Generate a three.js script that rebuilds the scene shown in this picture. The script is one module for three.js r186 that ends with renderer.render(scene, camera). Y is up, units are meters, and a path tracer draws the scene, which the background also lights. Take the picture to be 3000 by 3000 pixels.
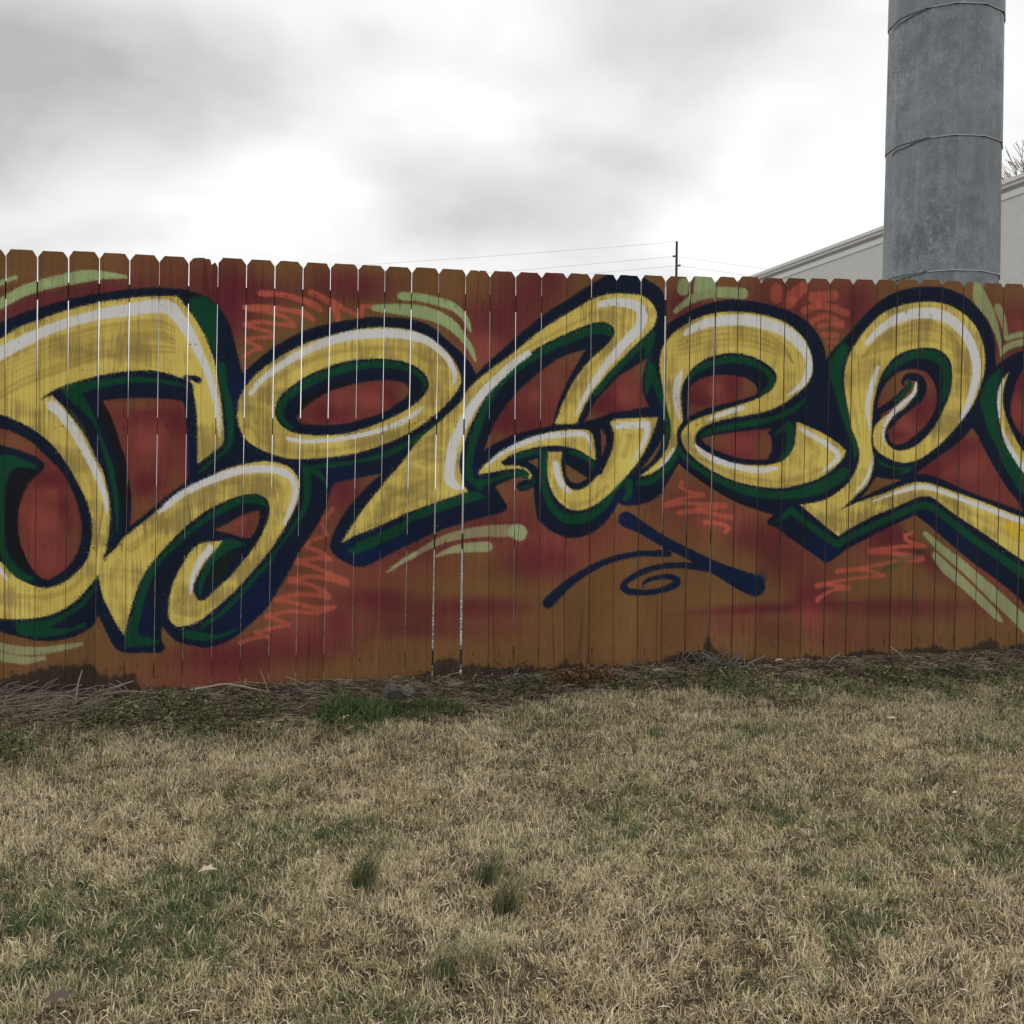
import * as THREE from 'three';
import { mergeGeometries } from 'three/addons/utils/BufferGeometryUtils.js';

// ------------------------------------------------------------------ camera, sky, sun, exposure
const F = 3110, CAM_Y = 1.45, PITCH = -0.0209, ROLL = 0.0135;          // focal length in photo pixels (3000 x 3000)
const scene = new THREE.Scene();
const camera = new THREE.PerspectiveCamera(2 * Math.atan(1500 / F) * 180 / Math.PI, 1, 0.1, 3000);
camera.position.set(0, CAM_Y, 0);
camera.rotation.order = 'YXZ';
camera.rotation.set(PITCH, 0, ROLL);
camera.updateMatrixWorld(true);
const renderer = new THREE.WebGLRenderer({ antialias: true });
renderer.setSize(1024, 1024);
renderer.toneMapping = THREE.LinearToneMapping;
renderer.toneMappingExposure = 1.0;
renderer.shadowMap.enabled = true;
const sun = new THREE.DirectionalLight(0xfff3e0, 1.5);                  // veiled sun high behind the fence
sun.position.set(12, 26, -22); sun.target.position.set(0, 0, -5);
sun.castShadow = true; sun.shadow.radius = 45; sun.shadow.mapSize.set(2048, 2048);
Object.assign(sun.shadow.camera, { left: -14, right: 14, top: 14, bottom: -14, near: 1, far: 90 });
scene.add(sun, sun.target);

// ------------------------------------------------------------------ small tools
let seed = 12345;
const rnd = () => { seed = (seed + 0x6d2b79f5) | 0; let t = Math.imul(seed ^ (seed >>> 15), 1 | seed); t = (t + Math.imul(t ^ (t >>> 7), 61 | t)) ^ t; return ((t ^ (t >>> 14)) >>> 0) / 4294967296; };
const rr = (a, b) => a + (b - a) * rnd();
const clamp = (x, a, b) => Math.min(b, Math.max(a, x)), lerp = (a, b, t) => a + (b - a) * t;
const sstep = (a, b, x) => { const t = clamp((x - a) / (b - a), 0, 1); return t * t * (3 - 2 * t); };
const TAB = new Float32Array(65536); for (let i = 0; i < 65536; i++) TAB[i] = rnd();
const hash2 = (x, y) => TAB[((x * 374761393 + y * 668265263) >>> 3) & 65535];
function vn(x, y) {                                                     // value noise 0..1
  const ix = Math.floor(x), iy = Math.floor(y); let u = x - ix, v = y - iy; u = u * u * (3 - 2 * u); v = v * v * (3 - 2 * v);
  const a = hash2(ix, iy), b = hash2(ix + 1, iy), c = hash2(ix, iy + 1), d = hash2(ix + 1, iy + 1);
  return a + (b - a) * u + (c - a) * v + (a - b - c + d) * u * v;
}
function fbm(x, y, n = 4) { let s = 0, a = 0.5, m = 0; for (let i = 0; i < n; i++) { s += a * vn(x, y); m += a; a *= 0.5; x = x * 2.03 + 17.1; y = y * 2.03 + 9.7; } return s / m; }
const numbers = new Map();
const numbered = (n) => { const k = numbers.get(n) ?? 0; numbers.set(n, k + 1); return k ? n + '_' + String(k).padStart(3, '0') : n; };
function tag(o, label, category, group, kind) { if (label) o.userData.label = label; if (category) o.userData.category = category; if (group) o.userData.group = group; if (kind) o.userData.kind = kind; return o; }
function mesh(name, geo, mat, parent = scene) { const m = new THREE.Mesh(geo, mat); m.name = parent === scene ? numbered(name) : name; m.castShadow = m.receiveShadow = true; parent.add(m); return m; }
function group(name, x = 0, y = 0, z = 0) { const g = new THREE.Group(); g.name = numbered(name); g.position.set(x, y, z); scene.add(g); return g; }
const std = (rgb, roughness = 0.9, more = {}) => new THREE.MeshStandardMaterial({ color: new THREE.Color().setRGB(...rgb), roughness, ...more });

// photo pixel -> ray -> places
const Q = camera.quaternion;
const rayDir = (px, py) => new THREE.Vector3((px - 1500) / F, -(py - 1500) / F, -1).applyQuaternion(Q);
const QI = Q.clone().invert();
const toPixel = (p) => { const v = p.clone().sub(camera.position).applyQuaternion(QI); return v.z > -0.2 ? null : [1500 + F * v.x / -v.z, 1500 - F * v.y / -v.z, -v.z]; };
const atDepth = (px, py, depth) => { const d = rayDir(px, py); return d.multiplyScalar(depth / -d.z).add(camera.position); };

// ------------------------------------------------------------------ sky: one overcast sheet, computed
{
  const W = 3072, H = 1536, data = new Float32Array(W * H * 4);
  const blobs = [                                                        // cloud masses read from the photograph, turned into directions: [px, py, rx, ry, lift]
    [100, 380, 560, 230, -0.42], [250, 190, 700, 190, -0.20], [50, 60, 900, 120, -0.10], [700, 70, 520, 120, -0.12], [1950, 20, 380, 120, -0.04], [1330, 610, 300, 150, -0.20],
    [1700, 480, 420, 260, -0.07], [1960, 470, 210, 70, -0.15], [1150, 60, 300, 110, -0.05], [700, 560, 420, 170, 0.24], [1150, 260, 380, 130, 0.16], [2450, 480, 380, 240, 0.12],
    [2300, 90, 420, 150, -0.16], [1500, 60, 500, 120, -0.03], [2050, 250, 300, 90, -0.05], [2250, 690, 600, 140, 0.10], [90, 640, 300, 60, 0.10], [1500, 130, 300, 90, -0.06], [450, 720, 300, 60, -0.07], [2500, 420, 120, 60, -0.12], [1250, 690, 500, 60, -0.06],
  ].map(([px, py, rx, ry, a]) => { const d = rayDir(px, py).normalize(); return [Math.atan2(d.x, -d.z), Math.asin(d.y), rx / F, ry / F, a]; });
  for (let j = 0; j < H; j++) {
    const el = ((j + 0.5) / H - 0.5) * Math.PI;
    for (let i = 0; i < W; i++) {
      const round = ((i + 0.5) / W - 0.5) * 2 * Math.PI, c = Math.cos(el), x = Math.cos(round) * c, y = Math.sin(el), z = Math.sin(round) * c;
      const az = Math.atan2(x, -z), o = (j * W + i) * 4;
      if (el < -0.02) { data[o] = data[o + 1] = data[o + 2] = 0.45; data[o + 3] = 1; continue; }
      const lift = 1 / (0.35 + Math.max(0, y)), px = x * lift * 2.2 + 31, pz = z * lift * 2.2 + 11;   // a flat cloud base seen from below: structure crowds together towards the horizon
      const w1 = fbm(px * 1.1, pz * 1.1, 3) - 0.5, w2 = fbm(px * 1.1 + 40, pz * 1.1 + 7, 3) - 0.5, wx = w1 * 0.17, wy = w2 * 0.09;
      const puff = fbm(px * 3.1 + w1 * 1.1, pz * 3.1 + w2 * 1.1, 6), big = fbm(px * 0.7 + 5, pz * 0.7, 3);
      let v = 0.945 + (big - 0.5) * 0.2 + (puff - 0.5) * 0.34;
      for (const b of blobs) {
        let da = az - b[0] + wx; if (da > Math.PI) da -= 2 * Math.PI; if (da < -Math.PI) da += 2 * Math.PI;
        const q = (da / b[2]) ** 2 + ((el - b[1] + wy) / b[3]) ** 2; if (q < 8) v += b[4] * Math.exp(-q);
      }
      v = clamp(v, 0.5, 1.25);
      const warm = sstep(0.95, 1.2, v), cool = 1 - sstep(0.55, 0.9, v);
      data[o] = v * (1 + 0.005 * warm - 0.004 * cool); data[o + 1] = v; data[o + 2] = v * (1 - 0.02 * warm + 0.018 * cool); data[o + 3] = 1;
    }
  }
  const t = new THREE.DataTexture(data, W, H, THREE.RGBAFormat, THREE.FloatType);
  t.mapping = THREE.EquirectangularReflectionMapping; t.magFilter = THREE.LinearFilter; t.needsUpdate = true;
  scene.background = t; scene.environment = t;
}

// ------------------------------------------------------------------ the fence's frame and the ground
const YAW = 0.2025, FENCE_Z = 5.92, CY = Math.cos(YAW), SY = Math.sin(YAW);
const along = new THREE.Vector3(CY, 0, -SY), toward = new THREE.Vector3(SY, 0, CY), P0 = new THREE.Vector3(0, 0, -FENCE_Z);
const place = (s, y, t = 0) => P0.clone().addScaledVector(along, s).addScaledVector(toward, t).setY(y);
function onFence(px, py, t = 0) {                                        // pixel -> [s, y] on the fence plane (or a plane t metres in front of it)
  const d = rayDir(px, py), n = toward, k = (P0.dot(n) + t - camera.position.dot(n)) / d.dot(n), p = d.multiplyScalar(k).add(camera.position);
  return [p.clone().sub(P0).dot(along), p.y];
}
const bL = onFence(500, 2018), bR = onFence(2900, 1907), SLOPE = (bR[1] - bL[1]) / (bR[0] - bL[0]);
const base = (s) => bL[1] + SLOPE * (clamp(s, -9, 9) - bL[0]);
const ground = (s, t) => base(s) - 0.008 - (t > 0 ? 0.068 * Math.min(t, 9) : 0) + (t > 0.02 && t < 12 ? (fbm(s * 1.7 + 50, t * 1.7 + 20, 3) - 0.5) * 0.05 * sstep(0, 0.6, t) : 0);
const st = (p) => { const q = p.clone().sub(P0); return [q.dot(along), q.dot(toward)]; };
function onGround(px, py) {                                              // pixel -> place on the lawn
  const d = rayDir(px, py).normalize(), p = new THREE.Vector3(), under = (k) => { p.copy(camera.position).addScaledVector(d, k); return p.y < ground(...st(p)); }; let k = 0.8;
  while (k < 14 && !under(k)) k += 0.08;
  let lo = k - 0.08, hi = k; for (let i = 0; i < 9; i++) { const m = (lo + hi) / 2; if (under(m)) hi = m; else lo = m; }
  if (k < 14) { under(hi); const [s, t] = st(p); return place(s, ground(s, t), t); }
  return camera.position.clone().addScaledVector(d, k);
}

function noiseMap(size, fn, srgb = true) {                               // square repeating colour map
  const data = new Uint8Array(size * size * 4);
  for (let j = 0; j < size; j++) for (let i = 0; i < size; i++) { const c = fn(i / size, j / size), o = (j * size + i) * 4; for (let k = 0; k < 3; k++) data[o + k] = clamp(c[k], 0, 1) * 255; data[o + 3] = 255; }
  const t = new THREE.DataTexture(data, size, size); t.wrapS = t.wrapT = THREE.RepeatWrapping; t.magFilter = THREE.LinearFilter; t.minFilter = THREE.LinearMipmapLinearFilter; t.generateMipmaps = true;
  if (srgb) t.colorSpace = THREE.SRGBColorSpace; t.needsUpdate = true; return t;
}
const wrapn = (u, v, f, o = 0) => {                                      // noise that repeats once per tile
  const a = fbm(u * f + o, v * f + o), b = fbm((u - 1) * f + o, v * f + o), c = fbm(u * f + o, (v - 1) * f + o), d = fbm((u - 1) * f + o, (v - 1) * f + o);
  return lerp(lerp(a, b, u), lerp(c, d, u), v);
};
const soilMap = noiseMap(512, (u, v) => { const a = wrapn(u, v, 60), b = wrapn(u, v, 12, 40), k = 0.06 + 0.24 * a + 0.08 * b; return [k * 1.25, k * 1.02, k * 0.74]; });
const gravelMap = noiseMap(512, (u, v) => { const a = wrapn(u, v, 90), b = wrapn(u, v, 9, 70), k = clamp((a - 0.5) * 5 + 0.36 + (b - 0.5) * 0.5, 0.04, 0.8); return [k, k * 0.985, k * 0.93]; });
function sheet(name, mat, ss, ts) {
  const pos = [], uv = [], idx = [];
  for (const t of ts) for (const s of ss) { const p = place(s, ground(s, t), t); pos.push(p.x, p.y, p.z); uv.push(s / 1.2, t / 1.2); }
  const n = ss.length;
  for (let j = 0; j + 1 < ts.length; j++) for (let i = 0; i + 1 < n; i++) { const a = j * n + i; idx.push(a, a + 1, a + n, a + 1, a + n + 1, a + n); }
  const g = new THREE.BufferGeometry(); g.setAttribute('position', new THREE.Float32BufferAttribute(pos, 3)); g.setAttribute('uv', new THREE.Float32BufferAttribute(uv, 2)); g.setIndex(idx); g.computeVertexNormals();
  if (g.attributes.normal.getY(5) < 0) { for (let i = 0; i < idx.length; i += 3) [idx[i], idx[i + 1]] = [idx[i + 1], idx[i]]; g.setIndex(idx); g.computeVertexNormals(); }
  return tag(mesh(name, g, mat), null, null, null, 'structure');
}
const graded = (a, fine, b, step) => { const r = []; for (let x = a[0]; x < fine[0]; x += (fine[0] - a[0]) / 12) r.push(x); for (let x = fine[0]; x <= fine[1]; x += step) r.push(x); for (let i = 1; i <= 12; i++) r.push(fine[1] + (b[0] - fine[1]) * i / 12); return r; };
const sList = graded([-900], [-6, 7], [900], 0.08);
tag(sheet('lawn', new THREE.MeshStandardMaterial({ map: soilMap, roughness: 1, bumpMap: soilMap, bumpScale: 0.01 }), sList, graded([-0.012], [-0.011, 7], [900], 0.08).filter((x, i, a) => !i || x > a[i - 1] + 1e-4)), 'lawn soil under the dry winter grass in front of the fence', 'lawn');
tag(sheet('gravel_lot', new THREE.MeshStandardMaterial({ map: gravelMap, roughness: 1, bumpMap: gravelMap, bumpScale: 0.015 }), graded([-900], [-8, 12], [900], 0.5), [-900, -500, -250, -120, -60, -30, -15, -8, -5, -3, -2, -1, -0.5, -0.2, -0.013]), 'pale gravel lot behind the painted fence', 'gravel lot');

// ------------------------------------------------------------------ the mural: traced outlines are moved from pixels onto the fence plane, then painted in metres
const S0 = -3.7, SPAN = 8, PPM = 440, MW = SPAN * PPM, MY0 = base(-3.7) - 0.12, MHM = 2.7, MH = Math.round(MHM * PPM);
const cvs = document.createElement('canvas'); cvs.width = MW; cvs.height = MH;
const cx = cvs.getContext('2d');
const toC = ([px, py]) => { const [s, y] = onFence(px, py); return [(s - S0) * PPM, (MY0 + MHM - y) * PPM]; };
const tile = (ox, oy) => (...a) => { const r = []; for (let i = 0; i < a.length; i += 2) r.push([ox + a[i] / 2.76, oy + a[i + 1] / 2.76]); return r; };
const T1 = tile(0, 700), T2 = tile(600, 700), T3 = tile(1200, 700), T4 = tile(1800, 700), T5 = tile(2300, 700);
const B1 = tile(0, 1300), B2 = tile(600, 1300), B3 = tile(1200, 1300), B4 = tile(1800, 1300), B5 = tile(2300, 1300);
const same = (a, b) => Math.abs(a[0] - b[0]) < 0.01 && Math.abs(a[1] - b[1]) < 0.01;
function spline(pts, closed, n = 8) {                                    // Catmull-Rom; a turn sharper than ~70 degrees stays a corner
  const m = pts.length, out = [], at = (i) => pts[(i + m) % m];
  const corner = (i) => { const a = at(i - 1), b = at(i), c = at(i + 1), u = [b[0] - a[0], b[1] - a[1]], v = [c[0] - b[0], c[1] - b[1]], d = (u[0] * v[0] + u[1] * v[1]) / (Math.hypot(...u) * Math.hypot(...v) + 1e-9); return d < 0.42; };
  const last = closed ? m : m - 1;
  for (let i = 0; i < last; i++) {
    const p1 = at(i), p2 = at(i + 1);
    let p0 = closed || i > 0 ? at(i - 1) : p1, p3 = closed || i + 2 < m ? at(i + 2) : p2;
    if ((closed || i > 0) && corner(i)) p0 = p1; if ((closed || i + 2 < m) && corner(i + 1)) p3 = p2;
    const len = Math.hypot(p2[0] - p1[0], p2[1] - p1[1]), k0 = Math.min(1, len / (Math.hypot(p1[0] - p0[0], p1[1] - p0[1]) + 1e-6)), k3 = Math.min(1, len / (Math.hypot(p3[0] - p2[0], p3[1] - p2[1]) + 1e-6));
    for (let j = 0; j < n; j++) {
      const t = j / n, t2 = t * t, t3 = t2 * t, o = [];
      for (let c = 0; c < p1.length; c++) {
        const q0 = p1[c] + (p0[c] - p1[c]) * k0, q3 = p2[c] + (p3[c] - p2[c]) * k3, m1 = (p2[c] - q0) / 2, m2 = (q3 - p1[c]) / 2;
        o.push((2 * t3 - 3 * t2 + 1) * p1[c] + (t3 - 2 * t2 + t) * m1 + (-2 * t3 + 3 * t2) * p2[c] + (t3 - t2) * m2);
      }
      out.push(o);
    }
  }
  if (!closed) out.push(pts[m - 1]);
  return out;
}
function trace(...lists) { const pts = lists.flat().filter((p, i, a) => !i || !same(p, a[i - 1])); cx.beginPath(); spline(pts, true).map(toC).forEach((p, i) => (i ? cx.lineTo(...p) : cx.moveTo(...p))); cx.closePath(); }
function fill(color, ...lists) { cx.fillStyle = color; trace(...lists); cx.fill(); }
function stroke(color, t, list, alpha = 1) {                             // brush of changing width: x, y, width in tile units
  const pts = []; for (let i = 0; i < list.length; i += 3) { const [p] = t(list[i], list[i + 1]); pts.push([p[0], p[1], list[i + 2] / 2.76]); }
  const q = spline(pts, false, 10).map(([x, y, w]) => { const a = toC([x, y]), b = toC([x, y + 10]); return [a[0], a[1], Math.max(1, w * Math.abs(b[1] - a[1]) / 10)]; });
  cx.globalAlpha = alpha; cx.fillStyle = cx.strokeStyle = color; cx.lineCap = 'round';
  const run = (k, ox, oy) => { k.strokeStyle = color; k.lineCap = 'round'; for (let i = 0; i + 1 < q.length; i++) { k.lineWidth = (q[i][2] + q[i + 1][2]) / 2; k.beginPath(); k.moveTo(q[i][0] - ox, q[i][1] - oy); k.lineTo(q[i + 1][0] - ox, q[i + 1][1] - oy); k.stroke(); } };
  if (alpha < 1) {                                                       // one even coat: painted on its own sheet, then laid down at once
    const pad = Math.max(...q.map((p) => p[2])) + 2, x0 = Math.floor(Math.min(...q.map((p) => p[0])) - pad), y0 = Math.floor(Math.min(...q.map((p) => p[1])) - pad), c2 = document.createElement('canvas');
    c2.width = Math.ceil(Math.max(...q.map((p) => p[0])) + pad - x0); c2.height = Math.ceil(Math.max(...q.map((p) => p[1])) + pad - y0); run(c2.getContext('2d'), x0, y0); cx.drawImage(c2, x0, y0);
  } else run(cx, 0, 0);
  cx.globalAlpha = 1;
}
function mist(color, px, py, rx, ry, alpha = 0.8, turn = 0) {            // a soft spray of paint
  const a = toC([px, py]), b = toC([px + 10, py]), k = Math.hypot(b[0] - a[0], b[1] - a[1]) / 10, g = cx.createRadialGradient(0, 0, 0, 0, 0, 1);
  const rgb = color.slice(1).match(/../g).map((h) => parseInt(h, 16)).join(',');
  for (const [o, f] of [[0, 1], [0.3, 0.8], [0.6, 0.36], [0.85, 0.08], [1, 0]]) g.addColorStop(o, `rgba(${rgb},${alpha * 0.36 * f})`);
  for (let i = 0; i < 5; i++) { const q = 0.55 + 0.75 * TAB[(px * 3 + py * 7 + i * 131) & 65535], w = 0.7 + 0.7 * TAB[(px * 5 + py + i * 37) & 65535]; cx.save(); cx.translate(...a); cx.rotate(turn); cx.translate((TAB[(px + py * 11 + i * 71) & 65535] - 0.5) * rx * k * 0.9, (TAB[(px * 13 + py + i * 17) & 65535] - 0.5) * ry * k * 0.9); cx.scale(rx * k * w * 1.15, ry * k * q * 1.25); cx.fillStyle = g; cx.fillRect(-1, -1, 2, 2); cx.restore(); }
}
function hole(mists, ...lists) { fill(RED, ...lists); cx.save(); trace(...lists); cx.clip(); for (const m of mists) mist(...m); cx.restore(); }

const BROWN = '#684a2d', MAROON = '#551f29', RED = '#68332d', ROSE = '#824039', CORAL = '#ab5240', NAVY = '#0e1728', BLUE = '#0c1a40', GREEN = '#0c3a26', YELLOW = '#bfaa56', WHITE = '#cbc9c1', LIME = '#8a9a6a', DARK = '#131217';
cx.fillStyle = BROWN; cx.fillRect(0, 0, MW, MH);
// sprayed ground colours
for (const m of [
  [MAROON, 60, 905, 300, 60, 0.8, -0.25], [MAROON, 330, 850, 260, 60, 0.7, -0.1], [RED, 500, 800, 200, 60, 0.5], [MAROON, 690, 860, 130, 130, 0.95], [MAROON, 640, 960, 90, 110, 0.8], [MAROON, 1040, 845, 170, 70, 0.9], [MAROON, 800, 850, 150, 50, 0.7],
  [MAROON, 1430, 960, 120, 90, 0.95], [ROSE, 1420, 1030, 70, 60, 0.8], [MAROON, 1540, 880, 90, 100, 0.8], [MAROON, 1620, 840, 60, 80, 0.8], [MAROON, 2000, 900, 80, 70, 0.9], [MAROON, 2290, 880, 160, 90, 0.7], [RED, 2450, 900, 130, 130, 0.7], [MAROON, 2520, 890, 50, 80, 0.9],
  [MAROON, 2960, 960, 90, 90, 0.95], [MAROON, 2890, 1010, 40, 110, 0.8], [ROSE, 2980, 960, 60, 30, 0.6],
  [RED, 380, 1700, 200, 150, 0.4], [RED, 560, 1960, 260, 110, 0.75], [MAROON, 660, 1930, 150, 60, 0.85], [MAROON, 880, 1885, 170, 60, 0.95], [ROSE, 900, 1800, 130, 90, 0.75], [MAROON, 990, 1800, 70, 90, 0.6], [MAROON, 1010, 1460, 90, 110, 0.9], [MAROON, 1040, 1560, 60, 90, 0.7], [RED, 940, 1640, 120, 200, 0.6],
  [RED, 1080, 1720, 160, 110, 0.7], [MAROON, 1080, 1760, 120, 40, 0.8], [MAROON, 1320, 1790, 240, 38, 0.95], [MAROON, 1250, 1840, 220, 40, 0.55], [RED, 1180, 1650, 200, 60, 0.7], [MAROON, 1290, 1590, 200, 40, 0.8, -0.25], [MAROON, 1430, 1540, 110, 60, 0.8],
  [ROSE, 1520, 1490, 50, 90, 0.7], [MAROON, 1530, 1560, 90, 110, 0.5], [ROSE, 1620, 1600, 170, 70, 0.75], [MAROON, 1590, 1650, 150, 60, 0.7], [RED, 1760, 1560, 130, 70, 0.7], [RED, 1450, 1830, 120, 60, 0.4],
  [RED, 2000, 1470, 120, 110, 0.85], [ROSE, 2150, 1500, 120, 60, 0.6], [MAROON, 2240, 1570, 120, 60, 0.85], [MAROON, 2280, 1630, 80, 60, 0.7], [RED, 2380, 1680, 120, 90, 0.7], [MAROON, 2370, 1740, 60, 60, 0.85], [MAROON, 2240, 1783, 260, 16, 0.9, -0.05], [RED, 2150, 1830, 230, 50, 0.6],
  [ROSE, 2372, 1805, 45, 40, 0.95], [MAROON, 2640, 1780, 260, 30, 0.8], [RED, 2560, 1580, 120, 70, 0.8], [MAROON, 2590, 1560, 60, 60, 0.9], [MAROON, 2720, 1640, 160, 40, 0.8, 0.6], [RED, 2870, 1660, 130, 60, 0.8, 0.65], [RED, 2450, 1860, 160, 50, 0.5], [RED, 40, 1900, 120, 60, 0.3],
]) mist(...m);

// light green streaks and coral scribbles that lie under the letters
fill(LIME, T1(-120, 545, 0, 480, 150, 390, 300, 335, 500, 285, 700, 250, 850, 262, 1030, 295, 1030, 318, 850, 325, 600, 365, 400, 405, 200, 465, 50, 545, -120, 640));
fill(LIME, T1(-60, 360, 0, 335, 130, 290, 145, 320, 60, 350, -60, 420));
stroke(LIME, T2, [1590, 462, 66, 1700, 468, 66, 1800, 484, 66, 1932, 520, 70, 2010, 550, 64, 2080, 610, 56, 2120, 670, 46, 2146, 745, 22]);
stroke(LIME, T2, [1370, 558, 50, 1550, 566, 82, 1750, 592, 104, 1880, 630, 96, 2000, 700, 84, 2090, 800, 60, 2150, 890, 46, 2186, 980, 22]);
{ const s = (l, a) => stroke('#93a276', B3, l, a); s([0, 925, 34, 100, 862, 42, 250, 782, 60, 430, 732, 76, 640, 706, 92, 850, 706, 104], 0.62); s([850, 708, 105, 890, 720, 130], 0.9); s([215, 910, 20, 320, 866, 46, 440, 842, 72, 630, 832, 86], 0.75); }
{ const s = (l, a) => stroke('#93a276', B2, l, a); s([1475, 1040, 10, 1600, 950, 34, 1700, 890, 38], 0.8); }
stroke(LIME, T4, [562, 360, 90, 556, 410, 100], 0.85); fill(LIME, T4(655, 296, 790, 296, 812, 340, 815, 400, 700, 420, 636, 434)); stroke(LIME, T4, [492, 586, 34, 560, 530, 50, 700, 452, 82, 850, 432, 86, 1040, 442, 92], 0.85);
stroke(LIME, T5, [1550, 375, 64, 1580, 480, 130, 1660, 610, 84, 1710, 740, 52, 1738, 850, 30, 1746, 960, 10], 0.8); stroke(LIME, T5, [1725, 560, 76, 1770, 680, 56, 1792, 800, 40], 0.7); stroke(LIME, T5, [1750, 935, 26, 1790, 880, 52, 1860, 848, 54, 2000, 820, 54], 0.85); stroke(LIME, T5, [1795, 806, 40, 1850, 785, 44, 2000, 755, 44], 0.85);
stroke('#8c9b70', B5, [1130, 725, 40, 1250, 840, 62, 1400, 960, 78, 1550, 1090, 88, 1700, 1230, 104, 1850, 1370, 106, 1960, 1480, 120], 0.8); stroke('#8c9b70', B5, [1206, 900, 50, 1300, 1010, 82, 1450, 1140, 78, 1600, 1280, 72, 1700, 1380, 60, 1750, 1430, 30], 0.8);
stroke('#8c9b70', B1, [-60, 1630, 60, 0, 1640, 62, 150, 1672, 72, 350, 1672, 60, 550, 1640, 46, 660, 1620, 26], 0.7); stroke('#8c9b70', B1, [-60, 1710, 70, 0, 1722, 72, 200, 1752, 62, 360, 1730, 30], 0.7);
const scrib = (t, l, a = 0.85) => stroke(CORAL, t, l, a);
scrib(T2, [455, 440, 54, 600, 446, 44, 750, 482, 46, 880, 530, 58, 935, 575, 40]); scrib(T2, [860, 430, 54, 1000, 502, 50, 1060, 580, 50, 1076, 650, 44]); scrib(T2, [1010, 490, 40, 1120, 560, 36, 1230, 612, 24]); scrib(T2, [1340, 545, 34, 1272, 545, 38, 1266, 640, 20]);
scrib(T2, [325, 555, 44, 500, 550, 44, 700, 580, 40, 800, 602, 50, 884, 656, 38]); scrib(T2, [340, 565, 34, 560, 600, 34, 680, 650, 34, 715, 702, 44, 600, 690, 34, 450, 670, 34, 330, 690, 38]); scrib(T2, [330, 700, 28, 450, 730, 28, 540, 760, 28, 545, 795, 30, 450, 796, 26, 340, 812, 28]); scrib(T2, [340, 830, 24, 430, 868, 30, 456, 886, 30, 400, 896, 24, 312, 950, 28]);
for (const l of [[1312, 410, 100, 1310, 470, 104], [1430, 470, 110, 1530, 390, 90], [1400, 530, 70, 1440, 500, 90], [1600, 470, 86, 1780, 455, 80], [1535, 580, 60, 1640, 535, 64], [1660, 530, 60, 1780, 560, 56, 1880, 600, 56], [1600, 668, 50, 1700, 625, 52, 1840, 685, 52], [1660, 705, 40, 1750, 690, 40, 1840, 704, 38], [1690, 770, 44, 1800, 780, 46], [1725, 832, 38, 1800, 835, 38], [1755, 880, 28, 1775, 890, 26]]) scrib(T4, l, 0.62);
scrib(B2, [1040, 520, 24, 1000, 570, 24, 950, 620, 28, 965, 690, 30, 995, 740, 30, 900, 770, 27, 785, 830, 34, 900, 860, 34, 1012, 930, 40, 900, 925, 34, 722, 955, 40, 850, 985, 34, 1000, 1050, 40, 1140, 1120, 64, 1000, 1090, 44, 850, 1075, 34, 690, 1105, 54], 0.7);
scrib(B2, [690, 1105, 50, 850, 1140, 34, 960, 1200, 54, 1000, 1240, 50, 850, 1220, 34, 700, 1225, 34, 570, 1260, 44, 700, 1280, 34, 900, 1330, 40, 1050, 1320, 30, 900, 1370, 34, 700, 1355, 30, 500, 1395, 40, 600, 1430, 30, 680, 1465, 34, 550, 1490, 30, 405, 1525, 34, 510, 1560, 28, 400, 1575, 24, 280, 1610, 30], 0.7);
scrib(B4, [550, 305, 34, 535, 350, 34, 600, 390, 30, 720, 415, 34, 580, 435, 28, 415, 495, 50, 550, 480, 30, 700, 490, 36, 895, 502, 46, 700, 525, 30, 520, 560, 40, 700, 545, 30, 850, 580, 34, 950, 595, 40], 0.75); scrib(B4, [735, 635, 44, 850, 645, 30, 930, 680, 30, 895, 715, 30], 0.85);
scrib(B5, [1030, 720, 30, 970, 740, 30, 980, 780, 30, 1130, 830, 36, 950, 830, 30, 690, 870, 50, 850, 880, 34, 1100, 930, 60, 1000, 942, 40, 850, 960, 30, 600, 1010, 30, 420, 1030, 40], 0.8); scrib(B5, [600, 1018, 26, 720, 1036, 30, 800, 1066, 30, 650, 1080, 25, 450, 1106, 25, 260, 1150, 46], 0.8); scrib(B5, [350, 1140, 30, 510, 1165, 40, 400, 1182, 25, 330, 1212, 28, 260, 1265, 42], 0.8);

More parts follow.
